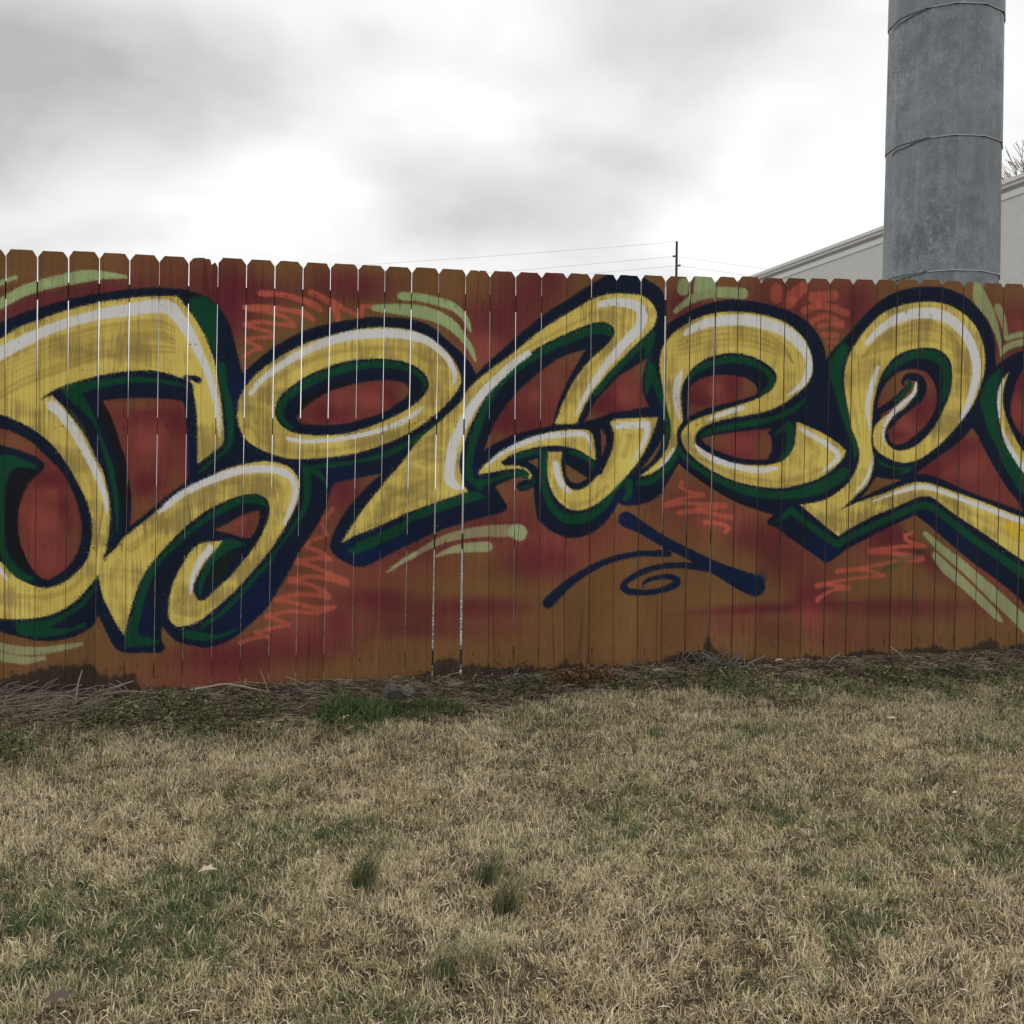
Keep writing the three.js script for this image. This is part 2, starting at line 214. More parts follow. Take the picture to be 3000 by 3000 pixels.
// navy body of the lettering
const BODY = [T1(-500, 980, -250, 840, -60, 720, 0, 675, 150, 610, 300, 560, 550, 490, 800, 440, 1050, 405, 1290, 395, 1500, 410, 1600, 440, 1720, 500, 1800, 590, 1860, 700, 1890, 810, 1921, 930), T2(290, 1030, 305, 1085, 400, 1000, 550, 880, 700, 790, 850, 725, 1000, 685, 1200, 650, 1350, 632, 1500, 632, 1650, 645, 1800, 690),
  T3(230, 750, 330, 840, 420, 920, 500, 1020, 535, 1095, 650, 985, 800, 850, 950, 720, 1100, 600, 1300, 475, 1420, 395, 1500, 345, 1600, 285, 1680, 230, 1870, 230), T4(250, 320, 330, 370, 390, 430, 415, 520, 425, 690, 520, 630, 640, 570, 800, 510, 960, 490, 1100, 500, 1250, 530, 1400, 580, 1550, 660, 1650, 770, 1700, 880, 1716, 985),
  T5(345, 955, 400, 880, 480, 800, 560, 710, 640, 620, 720, 540, 800, 480, 900, 430, 1000, 400, 1150, 385, 1300, 400, 1430, 450, 1530, 530, 1620, 640, 1680, 760, 1700, 880, 1705, 1030, 1770, 980, 1850, 930, 1932, 900, 2100, 850, 2400, 900), B5(2400, 1700, 2100, 1460, 1930, 1300, 1870, 1230, 1700, 1090, 1500, 950, 1300, 780, 1150, 650, 1050, 578, 1000, 600, 870, 660, 700, 745, 500, 855, 400, 930, 330, 970, 280, 930, 150, 840, 0, 735),
  B4(1330, 690, 1240, 650, 1235, 625, 1285, 575, 1200, 550, 1000, 480, 800, 370, 600, 230, 520, 160, 480, 230, 420, 330, 380, 400, 300, 460, 200, 492, 100, 502), B3(1690, 480, 1640, 560, 1560, 660, 1450, 730, 1330, 762, 1220, 742, 1100, 672, 1040, 590, 1010, 470, 1005, 350, 960, 372, 890, 382, 862, 345, 880, 312, 945, 290, 900, 268, 800, 295, 690, 345, 790, 500, 780, 540, 700, 570, 500, 620, 200, 720, 0, 815),
  B2(1500, 890, 1330, 980, 1240, 997, 1150, 965, 1050, 900, 1010, 830, 1050, 700, 1150, 530, 1250, 410, 1350, 310, 1432, 242, 1300, 265, 1100, 305, 1050, 320, 1010, 400, 990, 480, 930, 620, 850, 750, 770, 870, 700, 1000, 600, 1170, 500, 1330, 380, 1450, 250, 1560, 130, 1622, 0, 1650), B1(1600, 1640, 1450, 1608, 1370, 1550, 1310, 1470, 1305, 1560, 1332, 1650, 1310, 1690, 1200, 1690, 1000, 1690, 940, 1660, 880, 1570, 830, 1460, 795, 1385, 760, 1460, 700, 1510, 600, 1560, 450, 1592, 330, 1596, 150, 1562, 0, 1520, -300, 1400, -600, 1150)];
fill(NAVY, ...BODY); cx.save(); trace(...BODY); cx.clip();
// brighter blue where the can was held longer
for (const m of [[BLUE, 720, 1180, 60, 90, 0.7], [BLUE, 1360, 1390, 50, 90, 0.8], [BLUE, 720, 1760, 110, 160, 0.5, 0.6], [BLUE, 420, 1830, 60, 90, 0.6], [BLUE, 1120, 1600, 150, 60, 0.6, -0.3], [BLUE, 1950, 1200, 60, 60, 0.5], [BLUE, 2400, 1620, 60, 60, 0.8], [BLUE, 1800, 1480, 80, 60, 0.6], [BLUE, 550, 1320, 40, 90, 0.5], [BLUE, 970, 1390, 90, 60, 0.5], [BLUE, 2720, 1580, 90, 60, 0.5]]) mist(...m);
cx.restore();
fill(DARK, T1(830, 1312, 900, 1450, 960, 1640, 1000, 1800), B1(1010, 100, 1040, 280, 1058, 420, 1040, 480, 1000, 560, 970, 420, 940, 200, 880, -60), T1(850, 1500, 800, 1380));
fill(DARK, B1(60, 300, 120, 210, 200, 195, 300, 215, 200, 380, 150, 520, 140, 660, 165, 800, 220, 950, 290, 1050, 200, 1030, 90, 880, 45, 640));
fill('#121319', B3(1030, 480, 1060, 640, 1160, 720, 1100, 680, 1030, 600)); fill('#121319', B4(600, 200, 780, 330, 1000, 440, 1180, 500, 1180, 530, 1000, 470, 800, 365, 640, 260));

// red and brown fields inside the letters
hole([[MAROON, 150, 1415, 60, 40, 0.9], [ROSE, 150, 1440, 60, 30, 0.7], [MAROON, 185, 1480, 20, 60, 0.8], [ROSE, 125, 1530, 45, 70, 0.9], [MAROON, 210, 1550, 20, 50, 0.6], [BROWN, 50, 1295, 110, 40, 0.8], [BROWN, 225, 1580, 25, 70, 0.5], [ROSE, 130, 1640, 60, 60, 0.5]],
  T1(-200, 1500, 0, 1530, 100, 1560, 250, 1640, 360, 1740, 450, 1830), B1(470, 190, 540, 290, 600, 420, 640, 540, 660, 680, 650, 800, 610, 910, 540, 1000, 450, 1070, 380, 1096, 330, 1080, 260, 1010, 200, 900, 160, 780, 145, 640, 160, 500, 200, 380, 260, 290, 330, 230, 362, 190, 350, 150, 280, 100, 150, 50, 0, 10, -200, -20));
hole([[MAROON, 430, 1210, 110, 40, 0.6], [ROSE, 440, 1290, 50, 60, 0.9], [MAROON, 520, 1240, 30, 40, 0.9], [MAROON, 430, 1425, 50, 40, 0.95], [BROWN, 400, 1180, 100, 20, 0.8], [BROWN, 420, 1500, 60, 50, 0.7], [BROWN, 520, 1420, 30, 60, 0.5]],
  T1(830, 1310, 1000, 1290, 1200, 1285, 1400, 1300, 1480, 1320, 1500, 1400, 1515, 1600, 1515, 1800), B1(1520, 270, 1500, 310, 1380, 400, 1270, 490, 1150, 590, 1048, 672, 1060, 560, 1060, 420, 1040, 280, 1010, 100), T1(980, 1680, 930, 1520, 880, 1400));
hole([[MAROON, 960, 1210, 60, 30, 0.9], [ROSE, 1080, 1165, 70, 30, 0.8], [MAROON, 1150, 1165, 40, 40, 0.8], [BROWN, 1180, 1150, 30, 30, 0.9], [BROWN, 1040, 1140, 90, 14, 0.7]],
  T2(745, 1450, 770, 1400, 850, 1330, 1000, 1240, 1150, 1190, 1300, 1155, 1450, 1142, 1560, 1150, 1630, 1175, 1655, 1220, 1640, 1270, 1560, 1330, 1450, 1400, 1300, 1450, 1150, 1490, 1000, 1505, 850, 1500, 770, 1490));
hole([[ROSE, 705, 1525, 30, 30, 0.9], [BROWN, 660, 1545, 30, 15, 0.8], [BROWN, 755, 1520, 20, 50, 0.6]], B2(70, 702, 170, 650, 280, 590, 380, 550, 445, 540, 440, 620, 410, 700, 370, 757, 310, 760, 240, 740, 170, 720));
hole([[ROSE, 1575, 1160, 30, 20, 0.9], [MAROON, 1480, 1230, 60, 60, 0.8], [BROWN, 1690, 1040, 60, 50, 0.9], [MAROON, 1550, 1230, 40, 60, 0.6], [BROWN, 1480, 1290, 90, 20, 0.7], [BROWN, 1630, 1120, 40, 40, 0.5]], T3(1425, 890, 1300, 930, 1200, 970, 1100, 1040, 1000, 1120, 880, 1230, 780, 1350, 700, 1470, 650, 1580, 600, 1712, 700, 1650, 850, 1580, 1000, 1540, 1150, 1505, 1170, 1430, 1220, 1280, 1280, 1150, 1350, 1020));
hole([[MAROON, 1780, 1190, 70, 60, 0.8], [ROSE, 1830, 1160, 40, 30, 0.7], [BROWN, 1880, 1080, 30, 50, 0.9], [BROWN, 1740, 1225, 50, 20, 0.8]], T4(270, 960, 150, 1040, 50, 1100), T3(1640, 1160, 1540, 1270, 1470, 1370, 1408, 1482, 1530, 1445, 1650, 1400, 1800, 1385), T4(150, 1375, 280, 1360, 240, 1270, 225, 1180, 235, 1080));
hole([[MAROON, 2030, 1170, 60, 50, 0.9], [ROSE, 2100, 1140, 35, 25, 0.8], [MAROON, 2150, 1130, 40, 40, 0.8], [BROWN, 2190, 1140, 40, 50, 0.9], [BROWN, 2040, 1210, 70, 20, 0.7]], T4(595, 1230, 650, 1160, 750, 1115, 850, 1100, 970, 1105, 1070, 1130, 1130, 1170, 1155, 1215, 1140, 1260, 1050, 1290, 900, 1330, 750, 1370, 650, 1410, 590, 1445));
hole([[MAROON, 2200, 1285, 40, 40, 0.9], [ROSE, 2170, 1300, 60, 30, 0.6], [BROWN, 2240, 1310, 30, 60, 0.9], [BROWN, 2080, 1290, 50, 20, 0.6]], T4(700, 1612, 850, 1580, 1000, 1560, 1150, 1545, 1282, 1533, 1240, 1560, 1270, 1620, 1270, 1700, 1240, 1782, 1150, 1785, 1000, 1770, 850, 1720, 740, 1660));
fill(BROWN, T4(385, 1620, 370, 1680, 300, 1800, 203, 1872, 240, 1830, 310, 1740)); fill('#6a4030', T3(1545, 1528, 1580, 1580, 1590, 1640, 1572, 1700, 1555, 1762, 1550, 1650)); fill(BROWN, B3(1258, 160, 1442, 280, 1400, 305, 1340, 320, 1290, 290, 1262, 230)); fill(BROWN, B3(948, 140, 1042, 120, 1037, 205, 1000, 165)); fill(BROWN, B5(745, 266, 820, 285, 900, 289, 945, 288, 870, 322, 700, 396, 600, 446, 660, 380, 710, 310));
hole([[BROWN, 2640, 1120, 100, 50, 0.95], [BROWN, 2600, 1170, 50, 60, 0.8], [ROSE, 2650, 1240, 40, 30, 0.8], [MAROON, 2700, 1190, 40, 50, 0.7], [MAROON, 2640, 1270, 40, 20, 0.6]], T5(745, 1370, 770, 1260, 820, 1170, 900, 1090, 1000, 1055, 1100, 1060, 1170, 1110, 1215, 1200, 1225, 1290, 1200, 1400, 1140, 1500, 1060, 1580, 980, 1640, 900, 1665, 850, 1630, 835, 1560, 760, 1400));
hole([[MAROON, 2740, 1370, 60, 40, 0.8, -0.6], [MAROON, 2820, 1320, 50, 30, 0.9], [ROSE, 2840, 1370, 60, 40, 0.6], [MAROON, 2800, 1420, 50, 30, 0.5], [BROWN, 2850, 1260, 15, 30, 0.8]], B5(1512, -128, 1390, 0, 1230, 110, 1130, 185, 1055, 243, 1150, 248, 1250, 280, 1400, 350, 1600, 430, 1800, 500, 1925, 548, 1880, 460, 1800, 360, 1700, 200, 1600, 20, 1560, -60));
hole([[MAROON, 2990, 1130, 40, 60, 0.9], [ROSE, 2990, 1200, 30, 50, 0.7]], T5(2100, 980, 1950, 1030, 1890, 1120, 1850, 1230, 1826, 1350, 1830, 1430, 1870, 1520, 1932, 1600, 2100, 1700));
fill(BROWN, B1(1310, 1478, 1370, 1560, 1450, 1615, 1400, 1640, 1340, 1640, 1306, 1580));

// green drop shades
const G = (...l) => fill(GREEN, ...l), GB = '#10462d';
G(B1(-300, 300, -60, 120, 20, 90, 100, 95, 180, 125, 290, 170, 300, 210, 200, 190, 120, 200, 65, 270, 40, 400, 35, 640, 50, 850, 110, 960, 200, 1050, 275, 1085, 270, 1110, 150, 1090, 50, 1000, 0, 880, -60, 700, -300, 600));
G(T1(500, 1210, 600, 1165, 800, 1140, 1000, 1115, 1150, 1115, 1350, 1140, 1500, 1180, 1522, 1202, 1380, 1180, 1200, 1160, 1000, 1170, 830, 1200, 660, 1245, 720, 1340, 780, 1470, 805, 1560, 860, 1700, 920, 1850), B1(930, 300, 960, 450, 955, 725, 938, 725, 935, 620, 910, 400, 870, 200, 830, 60), T1(760, 1500, 650, 1380, 560, 1300, 510, 1250));
G(T1(1532, 480, 1640, 465, 1755, 545, 1762, 700, 1755, 960, 1700, 860, 1620, 700, 1540, 570)); G(T2(100, 990, 165, 1000, 185, 1200, 220, 1330, 236, 1450, 236, 1600, 210, 1690, 130, 1762, 60, 1812, 0, 1872, -60, 1900, 0, 1830, 100, 1748, 150, 1700, 176, 1640, 180, 1500, 160, 1350, 130, 1200, 110, 1080));
G(B1(1010, 1560, 1060, 1420, 1130, 1180, 1200, 1020, 1300, 900, 1400, 800, 1550, 670, 1700, 560), B2(100, 520, 250, 445, 380, 418, 450, 430, 500, 480, 502, 512, 400, 482, 300, 490, 150, 560, 0, 640), B1(1500, 765, 1400, 862, 1300, 962, 1250, 1050, 1190, 1200, 1140, 1380, 1115, 1500, 1120, 1545, 1290, 1590, 1285, 1620, 1150, 1635, 1020, 1650));
G(B2(140, 790, 180, 768, 320, 800, 336, 822, 290, 836, 220, 850, 150, 900, 80, 960), B1(1680, 1060, 1640, 1150, 1622, 1240, 1600, 1215, 1605, 1120, 1650, 1000, 1720, 880));
fill('#121d16', B1(1770, 940, 1860, 870, 1920, 850, 1860, 960, 1780, 1090, 1730, 1120, 1700, 1080));
G(B2(780, 170, 860, 180, 940, 230, 980, 290, 997, 358, 950, 300, 900, 260, 850, 240, 862, 300, 857, 400, 830, 520, 790, 600, 700, 720, 600, 850, 540, 960, 440, 1070, 300, 1230, 150, 1380, 0, 1485), B1(1560, 1520, 1480, 1512, 1600, 1500), B2(0, 1440, 100, 1378, 250, 1230, 400, 1060, 520, 930, 620, 790, 720, 640, 790, 500, 800, 380, 795, 280));
G(B1(1482, 1502, 1600, 1520, 1720, 1540), B2(100, 1548, 200, 1518, 285, 1478, 270, 1502, 180, 1552, 60, 1588), B1(1640, 1592, 1550, 1586, 1490, 1560)); G(T2(880, 1830, 1000, 1810, 1200, 1790, 1400, 1740, 1600, 1650, 1740, 1570, 1870, 1490, 1880, 1510, 1750, 1612, 1600, 1702, 1450, 1772, 1250, 1812, 1050, 1850, 890, 1850));
G(B1(120, 1445, 280, 1440, 450, 1400, 600, 1320, 700, 1230, 770, 1140, 765, 1180, 700, 1290, 600, 1370, 480, 1440, 400, 1490, 560, 1490, 700, 1440, 690, 1480, 560, 1525, 400, 1560, 250, 1560, 140, 1530));
G(T2(1745, 1255, 1790, 1200, 1796, 1150, 1750, 1080, 1650, 1020, 1500, 985, 1350, 985, 1150, 1010, 950, 1070, 800, 1140, 680, 1220, 610, 1300, 580, 1380, 590, 1450, 640, 1510, 700, 1545, 718, 1510, 680, 1490, 640, 1430, 640, 1380, 680, 1310, 760, 1250, 900, 1170, 1050, 1105, 1250, 1055, 1450, 1045, 1600, 1060, 1700, 1100, 1755, 1160, 1762, 1210));
G(T3(1640, 740, 1600, 690, 1480, 700, 1300, 770, 1100, 860, 950, 960, 820, 1060, 700, 1180, 620, 1300, 560, 1420, 510, 1540, 470, 1680, 448, 1850), B3(450, 200, 460, 290, 530, 350, 520, 260, 500, 180), T3(500, 1850, 530, 1700, 570, 1560, 620, 1420, 680, 1290, 760, 1180, 900, 1060, 1050, 960, 1200, 880, 1350, 820, 1480, 775, 1560, 772, 1640, 792));
G(T4(335, 740, 300, 752, 200, 852, 100, 942, 0, 1035), T3(1570, 1140, 1490, 1232, 1478, 1292, 1540, 1245, 1656, 1110), T4(100, 1005, 180, 925, 255, 870, 240, 925, 195, 962, 290, 912, 322, 830));
G(B3(840, 95, 950, 60, 1050, 48, 1105, 58, 1100, 100, 1000, 90, 880, 128)); G(B3(1060, 60, 1125, 60, 1110, 330, 1150, 450, 1230, 547, 1340, 572, 1450, 547, 1550, 482, 1648, 390, 1652, 440, 1580, 530, 1480, 610, 1380, 646, 1260, 642, 1160, 570, 1090, 450, 1062, 300));
G(B3(460, 280, 560, 288, 700, 268, 850, 222, 930, 212, 952, 240, 950, 288, 860, 262, 700, 302, 610, 340, 560, 392, 540, 362, 460, 302)); G(B3(1010, 250, 985, 320, 900, 345, 880, 360, 960, 358, 1008, 318));
G(B3(0, 572, 200, 492, 400, 422, 520, 382, 560, 396, 625, 432, 500, 470, 300, 530, 0, 640), B2(1600, 722, 1400, 822, 1240, 887, 1170, 882, 1160, 850, 1200, 830, 1250, 792, 1430, 712, 1600, 632)); G(B3(1280, 50, 1350, 60, 1450, 110, 1490, 150, 1482, 200, 1470, 250, 1460, 170, 1380, 110, 1290, 80));
G(T4(600, 1110, 680, 1030, 800, 975, 950, 945, 1080, 960, 1200, 1020, 1280, 1090, 1302, 1150, 1270, 1210, 1190, 1262, 1180, 1240, 1240, 1180, 1240, 1120, 1180, 1060, 1080, 1020, 950, 1005, 800, 1030, 680, 1080, 610, 1142));
G(T4(690, 1592, 750, 1540, 900, 1500, 1100, 1465, 1250, 1440, 1400, 1380, 1500, 1320, 1546, 1270, 1540, 1312, 1450, 1400, 1350, 1450, 1200, 1500, 1000, 1530, 850, 1562, 760, 1582, 710, 1602)); G(T4(1400, 1475, 1440, 1490, 1452, 1600, 1430, 1700, 1370, 1780, 1310, 1802, 1380, 1700, 1390, 1600, 1380, 1545, 1258, 1602, 1330, 1540));
G(T4(280, 1010, 330, 1020, 345, 1100, 370, 1200, 410, 1300, 445, 1400, 450, 1520, 430, 1640, 400, 1720, 410, 1600, 410, 1480, 380, 1360, 330, 1230, 300, 1150, 280, 1220, 250, 1280, 240, 1180, 260, 1080));
stroke(GREEN, B4, [525, 45, 40, 450, 170, 50, 380, 245, 50, 280, 305, 54, 190, 318, 40]); stroke(GREEN, B4, [115, 310, 70, 120, 390, 56, 88, 450, 34]); stroke(GREEN, B4, [60, 330, 30, -20, 400, 30, -60, 440, 20]);
G(B4(550, 60, 620, 130, 750, 220, 900, 290, 1050, 340, 1200, 375, 1350, 385, 1500, 360, 1650, 310, 1780, 240, 1850, 190, 1892, 210, 1880, 270, 1780, 350, 1650, 410, 1500, 440, 1350, 450, 1200, 440, 1050, 410, 900, 350, 750, 270, 620, 180, 540, 110, 520, 60));
G(T5(480, 840, 510, 870, 510, 930, 470, 1030, 460, 1150, 480, 1280, 510, 1420, 540, 1560, 590, 1650, 580, 1750, 560, 1802, 550, 1700, 520, 1600, 470, 1480, 430, 1340, 390, 1200, 360, 1080, 370, 980, 420, 900));
G(B5(740, 110, 830, 170, 930, 190, 1042, 180, 1000, 230, 900, 252, 960, 212, 850, 200, 760, 160)); stroke(GREEN, B5, [-5, 590, 40, 30, 545, 50, 70, 560, 56, 150, 622, 54, 250, 695, 54, 330, 752, 54, 420, 815, 56, 500, 768, 54, 700, 668, 54, 870, 590, 54, 1040, 516, 56, 1110, 496, 60, 1190, 516, 60, 1300, 600, 60, 1500, 755, 62, 1700, 890, 66, 1932, 1050, 80, 2100, 1170, 80]);
G(T5(790, 1130, 850, 1030, 920, 960, 1020, 915, 1120, 895, 1220, 910, 1300, 970, 1335, 1060, 1335, 1170, 1300, 1280, 1265, 1350, 1262, 1250, 1272, 1150, 1260, 1060, 1200, 990, 1100, 965, 1000, 985, 900, 1040, 830, 1110, 780, 1152));
G(T5(1740, 1040, 1742, 1120, 1712, 1250, 1705, 1350, 1715, 1450, 1740, 1560, 1790, 1670, 1850, 1780, 1932, 1890, 2100, 2060, 2100, 2240, 1900, 2040, 1830, 1932, 1780, 1850, 1740, 1750, 1690, 1640, 1640, 1530, 1600, 1400, 1580, 1300, 1600, 1220, 1650, 1130));
G(B4(1295, 640, 1370, 560, 1440, 505, 1500, 560, 1560, 610, 1480, 600, 1430, 575));
for (const m of [[GB, 1900, 1090, 12, 60, 0.6], [GB, 2460, 1040, 18, 40, 0.5], [GB, 2900, 1200, 16, 80, 0.5], [GB, 790, 1140, 120, 20, 0.4, -0.4], [GB, 300, 1480, 14, 60, 0.5], [GB, 2650, 1640, 100, 12, 0.4, -0.4]]) mist(...m);
// navy lines over green
stroke(NAVY, T5, [955, 1140, 26, 1000, 1112, 56, 1080, 1130, 66, 1112, 1190, 70, 1085, 1275, 70, 1000, 1350, 72, 900, 1430, 70, 835, 1510, 66]); stroke(NAVY, T5, [1002, 1195, 50, 940, 1262, 56, 850, 1340, 60, 745, 1415, 56, 712, 1500, 40]); stroke(NAVY, T5, [960, 1180, 20, 950, 1150, 30]); stroke(GREEN, T5, [990, 1135, 20, 1010, 1180, 38, 960, 1250, 36, 890, 1312, 24]);
stroke(NAVY, B3, [450, 290, 14, 560, 388, 14]);

// yellow letter faces
const yellow = [
  [T1(-500, 1120, -250, 950, -60, 845, 0, 810, 150, 715, 300, 660, 550, 575, 800, 512, 1050, 478, 1290, 462, 1442, 470, 1500, 545, 1560, 620, 1640, 750, 1700, 890, 1740, 1010, 1760, 1130, 1785, 1290, 1800, 1450, 1808, 1645, 1740, 1712, 1598, 1818, 1595, 1600, 1590, 1400, 1570, 1270, 1545, 1160, 1270, 1068, 1050, 1068, 800, 1105, 600, 1160, 450, 1215, 312, 1310, 420, 1262, 470, 1310, 540, 1390, 640, 1520, 720, 1650, 780, 1780), B1(830, 220, 870, 380, 890, 560, 885, 680, 870, 800, 850, 935, 830, 1000, 775, 1085, 700, 1180, 600, 1280, 530, 1330, 400, 1385, 280, 1410, 150, 1418, 0, 1412, -300, 1330, -600, 1100, -600, 700, -300, 900, 0, 950, 40, 990, 130, 1080, 250, 1140, 350, 1166, 450, 1150, 550, 1100, 640, 1020, 700, 940, 735, 820, 746, 700, 735, 580, 690, 440, 620, 300, 540, 160, 415, 0), T1(250, 1530, 100, 1455, 0, 1420, -200, 1390, -500, 1420)],
  [B1(840, 945, 920, 850, 1000, 760, 1150, 640, 1270, 540, 1400, 440, 1550, 350, 1656, 298), B2(100, 235, 250, 180, 400, 150, 500, 142, 600, 155, 690, 195, 740, 250, 765, 320, 760, 420, 730, 520, 680, 620, 600, 750, 530, 860, 430, 980, 300, 1130, 200, 1230, 100, 1320, 0, 1400), B1(1580, 1450, 1500, 1472, 1430, 1476, 1380, 1440, 1360, 1370, 1370, 1250, 1400, 1130, 1450, 1020, 1510, 920, 1580, 830, 1640, 800, 1720, 790, 1802, 784, 1740, 860, 1700, 900, 1640, 990, 1590, 1080, 1565, 1150, 1570, 1210, 1610, 1266, 1660, 1258), B2(60, 1205, 200, 1080, 300, 960, 360, 890, 430, 790, 480, 690, 515, 600, 525, 520, 500, 450, 450, 415, 380, 405, 250, 430, 100, 495, 0, 550), B1(1600, 590, 1500, 670, 1380, 790, 1290, 890, 1200, 1000, 1120, 1150, 1060, 1330, 1006, 1552, 960, 1490, 880, 1340, 830, 1230, 805, 1120, 795, 1050)],
  [T3(0, 1720, 100, 1600, 230, 1490, 330, 1400, 420, 1310, 470, 1220, 540, 1150, 650, 1060, 800, 950, 950, 830, 1060, 740, 1200, 650, 1350, 560, 1470, 490, 1570, 455, 1680, 440, 1800, 445, 1870, 455), T4(260, 480, 310, 530, 340, 590, 335, 660, 300, 730, 200, 830, 100, 930, 0, 1030), T3(1560, 1140, 1480, 1240, 1420, 1340, 1380, 1420, 1345, 1492, 1170, 1496, 1200, 1430, 1250, 1300, 1320, 1160, 1400, 1050, 1480, 960, 1560, 890, 1620, 830, 1655, 770, 1650, 720, 1600, 680, 1540, 670, 1450, 690, 1300, 750, 1150, 820, 1000, 900, 870, 1000, 750, 1110, 650, 1230, 570, 1360, 500, 1490, 450, 1620, 410, 1750, 405, 1860), B3(415, 250, 430, 320, 472, 386, 400, 410, 200, 480, 0, 550), B2(1400, 670, 1200, 750, 1098, 807, 1180, 680, 1280, 530, 1400, 380, 1500, 260, 1600, 150)],
  [T3(548, 1902, 600, 1830, 680, 1770, 800, 1690, 950, 1620, 1100, 1570, 1250, 1545, 1380, 1540, 1460, 1555, 1490, 1620, 1500, 1700, 1502, 1792, 1440, 1750, 1350, 1700, 1200, 1672, 1050, 1680, 920, 1710, 800, 1760, 738, 1805, 760, 1830, 870, 1835, 950, 1860, 990, 1910), B3(996, 262, 980, 278, 953, 292, 962, 240, 930, 210, 860, 200, 750, 215, 640, 235)],
  [B3(1120, 66, 1113, 180, 1120, 290, 1150, 380, 1200, 460, 1270, 520, 1340, 541, 1430, 525, 1520, 480, 1620, 400, 1750, 265, 1850, 145), T4(280, 1640, 325, 1530, 352, 1440, 200, 1446, 0, 1460), T3(1620, 1484, 1650, 1560, 1650, 1660, 1610, 1780, 1550, 1900), B3(1520, 260, 1450, 330, 1380, 372, 1320, 370, 1260, 320, 1235, 230, 1225, 150, 1237, 64)],
  [B4(198, 267, 300, 190, 380, 110, 435, 20), T4(455, 1590, 455, 1480, 430, 1380, 400, 1260, 380, 1150, 365, 1030, 370, 950, 400, 860, 470, 770, 580, 690, 700, 630, 850, 595, 1000, 588, 1150, 605, 1300, 640, 1420, 700, 1520, 790, 1580, 890, 1605, 1000, 1600, 1090, 1560, 1170, 1480, 1250, 1350, 1340, 1200, 1400, 1050, 1430, 900, 1455, 780, 1490, 700, 1530, 660, 1580, 655, 1640, 690, 1690, 780, 1750, 900, 1800, 1050, 1825, 1200, 1830, 1320, 1810, 1400, 1760, 1450, 1680, 1465, 1600, 1470, 1478, 1600, 1530, 1720, 1590, 1820, 1660, 1872, 1712, 1850, 1770, 1780, 1850), B4(1650, 282, 1500, 330, 1350, 358, 1200, 350, 1000, 310, 850, 250, 700, 160, 590, 60), T4(550, 1650, 540, 1590, 560, 1540, 600, 1490, 680, 1450, 780, 1415, 900, 1375, 1050, 1330, 1180, 1280, 1260, 1230, 1305, 1160, 1310, 1100, 1270, 1040, 1180, 980, 1080, 940, 970, 922, 850, 935, 740, 970, 640, 1040, 590, 1110, 550, 1190, 540, 1280, 545, 1380, 552, 1475, 520, 1520, 505, 1580), B4(508, 10, 470, 90, 400, 170, 300, 240)],
  [B5(118, 494, 220, 480, 330, 450, 430, 390, 500, 330, 560, 240, 590, 160, 600, 80), T5(580, 1640, 540, 1540, 520, 1430, 495, 1300, 480, 1180, 485, 1060, 510, 960, 550, 880, 600, 800, 680, 700, 780, 610, 900, 550, 1050, 515, 1200, 510, 1330, 540, 1450, 610, 1540, 710, 1600, 840, 1620, 970, 1610, 1090, 1570, 1220, 1510, 1350, 1430, 1460, 1350, 1560, 1250, 1660, 1150, 1740, 1050, 1795, 950, 1810, 860, 1785, 780, 1740, 730, 1690, 716, 1640, 714, 1570, 740, 1500, 800, 1440, 880, 1390, 950, 1340, 1020, 1270, 1056, 1200, 1060, 1150, 1072, 1210, 1050, 1265, 960, 1370, 890, 1420, 840, 1490, 805, 1560, 810, 1620, 850, 1680, 900, 1710, 980, 1705, 1060, 1670, 1140, 1600, 1210, 1510, 1260, 1420, 1310, 1310, 1340, 1210, 1350, 1110, 1340, 1010, 1300, 940, 1220, 890, 1120, 880, 1000, 900, 900, 945, 830, 1020, 780, 1100, 750, 1190, 725, 1290, 706, 1400, 698, 1550, 694, 1640, 706, 1700), B5(720, 120, 710, 210, 660, 330, 560, 430, 480, 510, 415, 555, 510, 506, 620, 460, 800, 400, 950, 340, 1050, 312, 1150, 315, 1250, 345, 1400, 400, 1600, 470, 1800, 550, 1932, 600, 2200, 700, 2200, 1110, 1932, 950, 1800, 860, 1600, 720, 1400, 590, 1250, 480, 1180, 430, 1100, 425, 1030, 450, 870, 520, 700, 590, 500, 700, 430, 746, 370, 700, 250, 600)],
  [T5(1816, 1070, 1760, 1140, 1725, 1230, 1720, 1340, 1735, 1470, 1770, 1600, 1830, 1740, 1900, 1850, 1960, 1930, 2200, 2140, 2200, 1980, 1960, 1760, 1890, 1660, 1830, 1540, 1790, 1440, 1766, 1350, 1766, 1230, 1790, 1140)],
];
for (const l of yellow) fill(YELLOW, ...l);
fill(YELLOW, T2(260, 1430, 265, 1380, 275, 1300, 320, 1210, 420, 1090, 550, 990, 700, 900, 850, 830, 1000, 785, 1200, 735, 1400, 715, 1550, 720, 1700, 745), T3(230, 850, 310, 920, 370, 1000, 405, 1080, 415, 1150, 390, 1220, 320, 1310, 230, 1400), T2(1700, 1540, 1500, 1640, 1300, 1710, 1100, 1755, 900, 1775, 700, 1778, 560, 1745, 430, 1690, 330, 1620, 280, 1520));
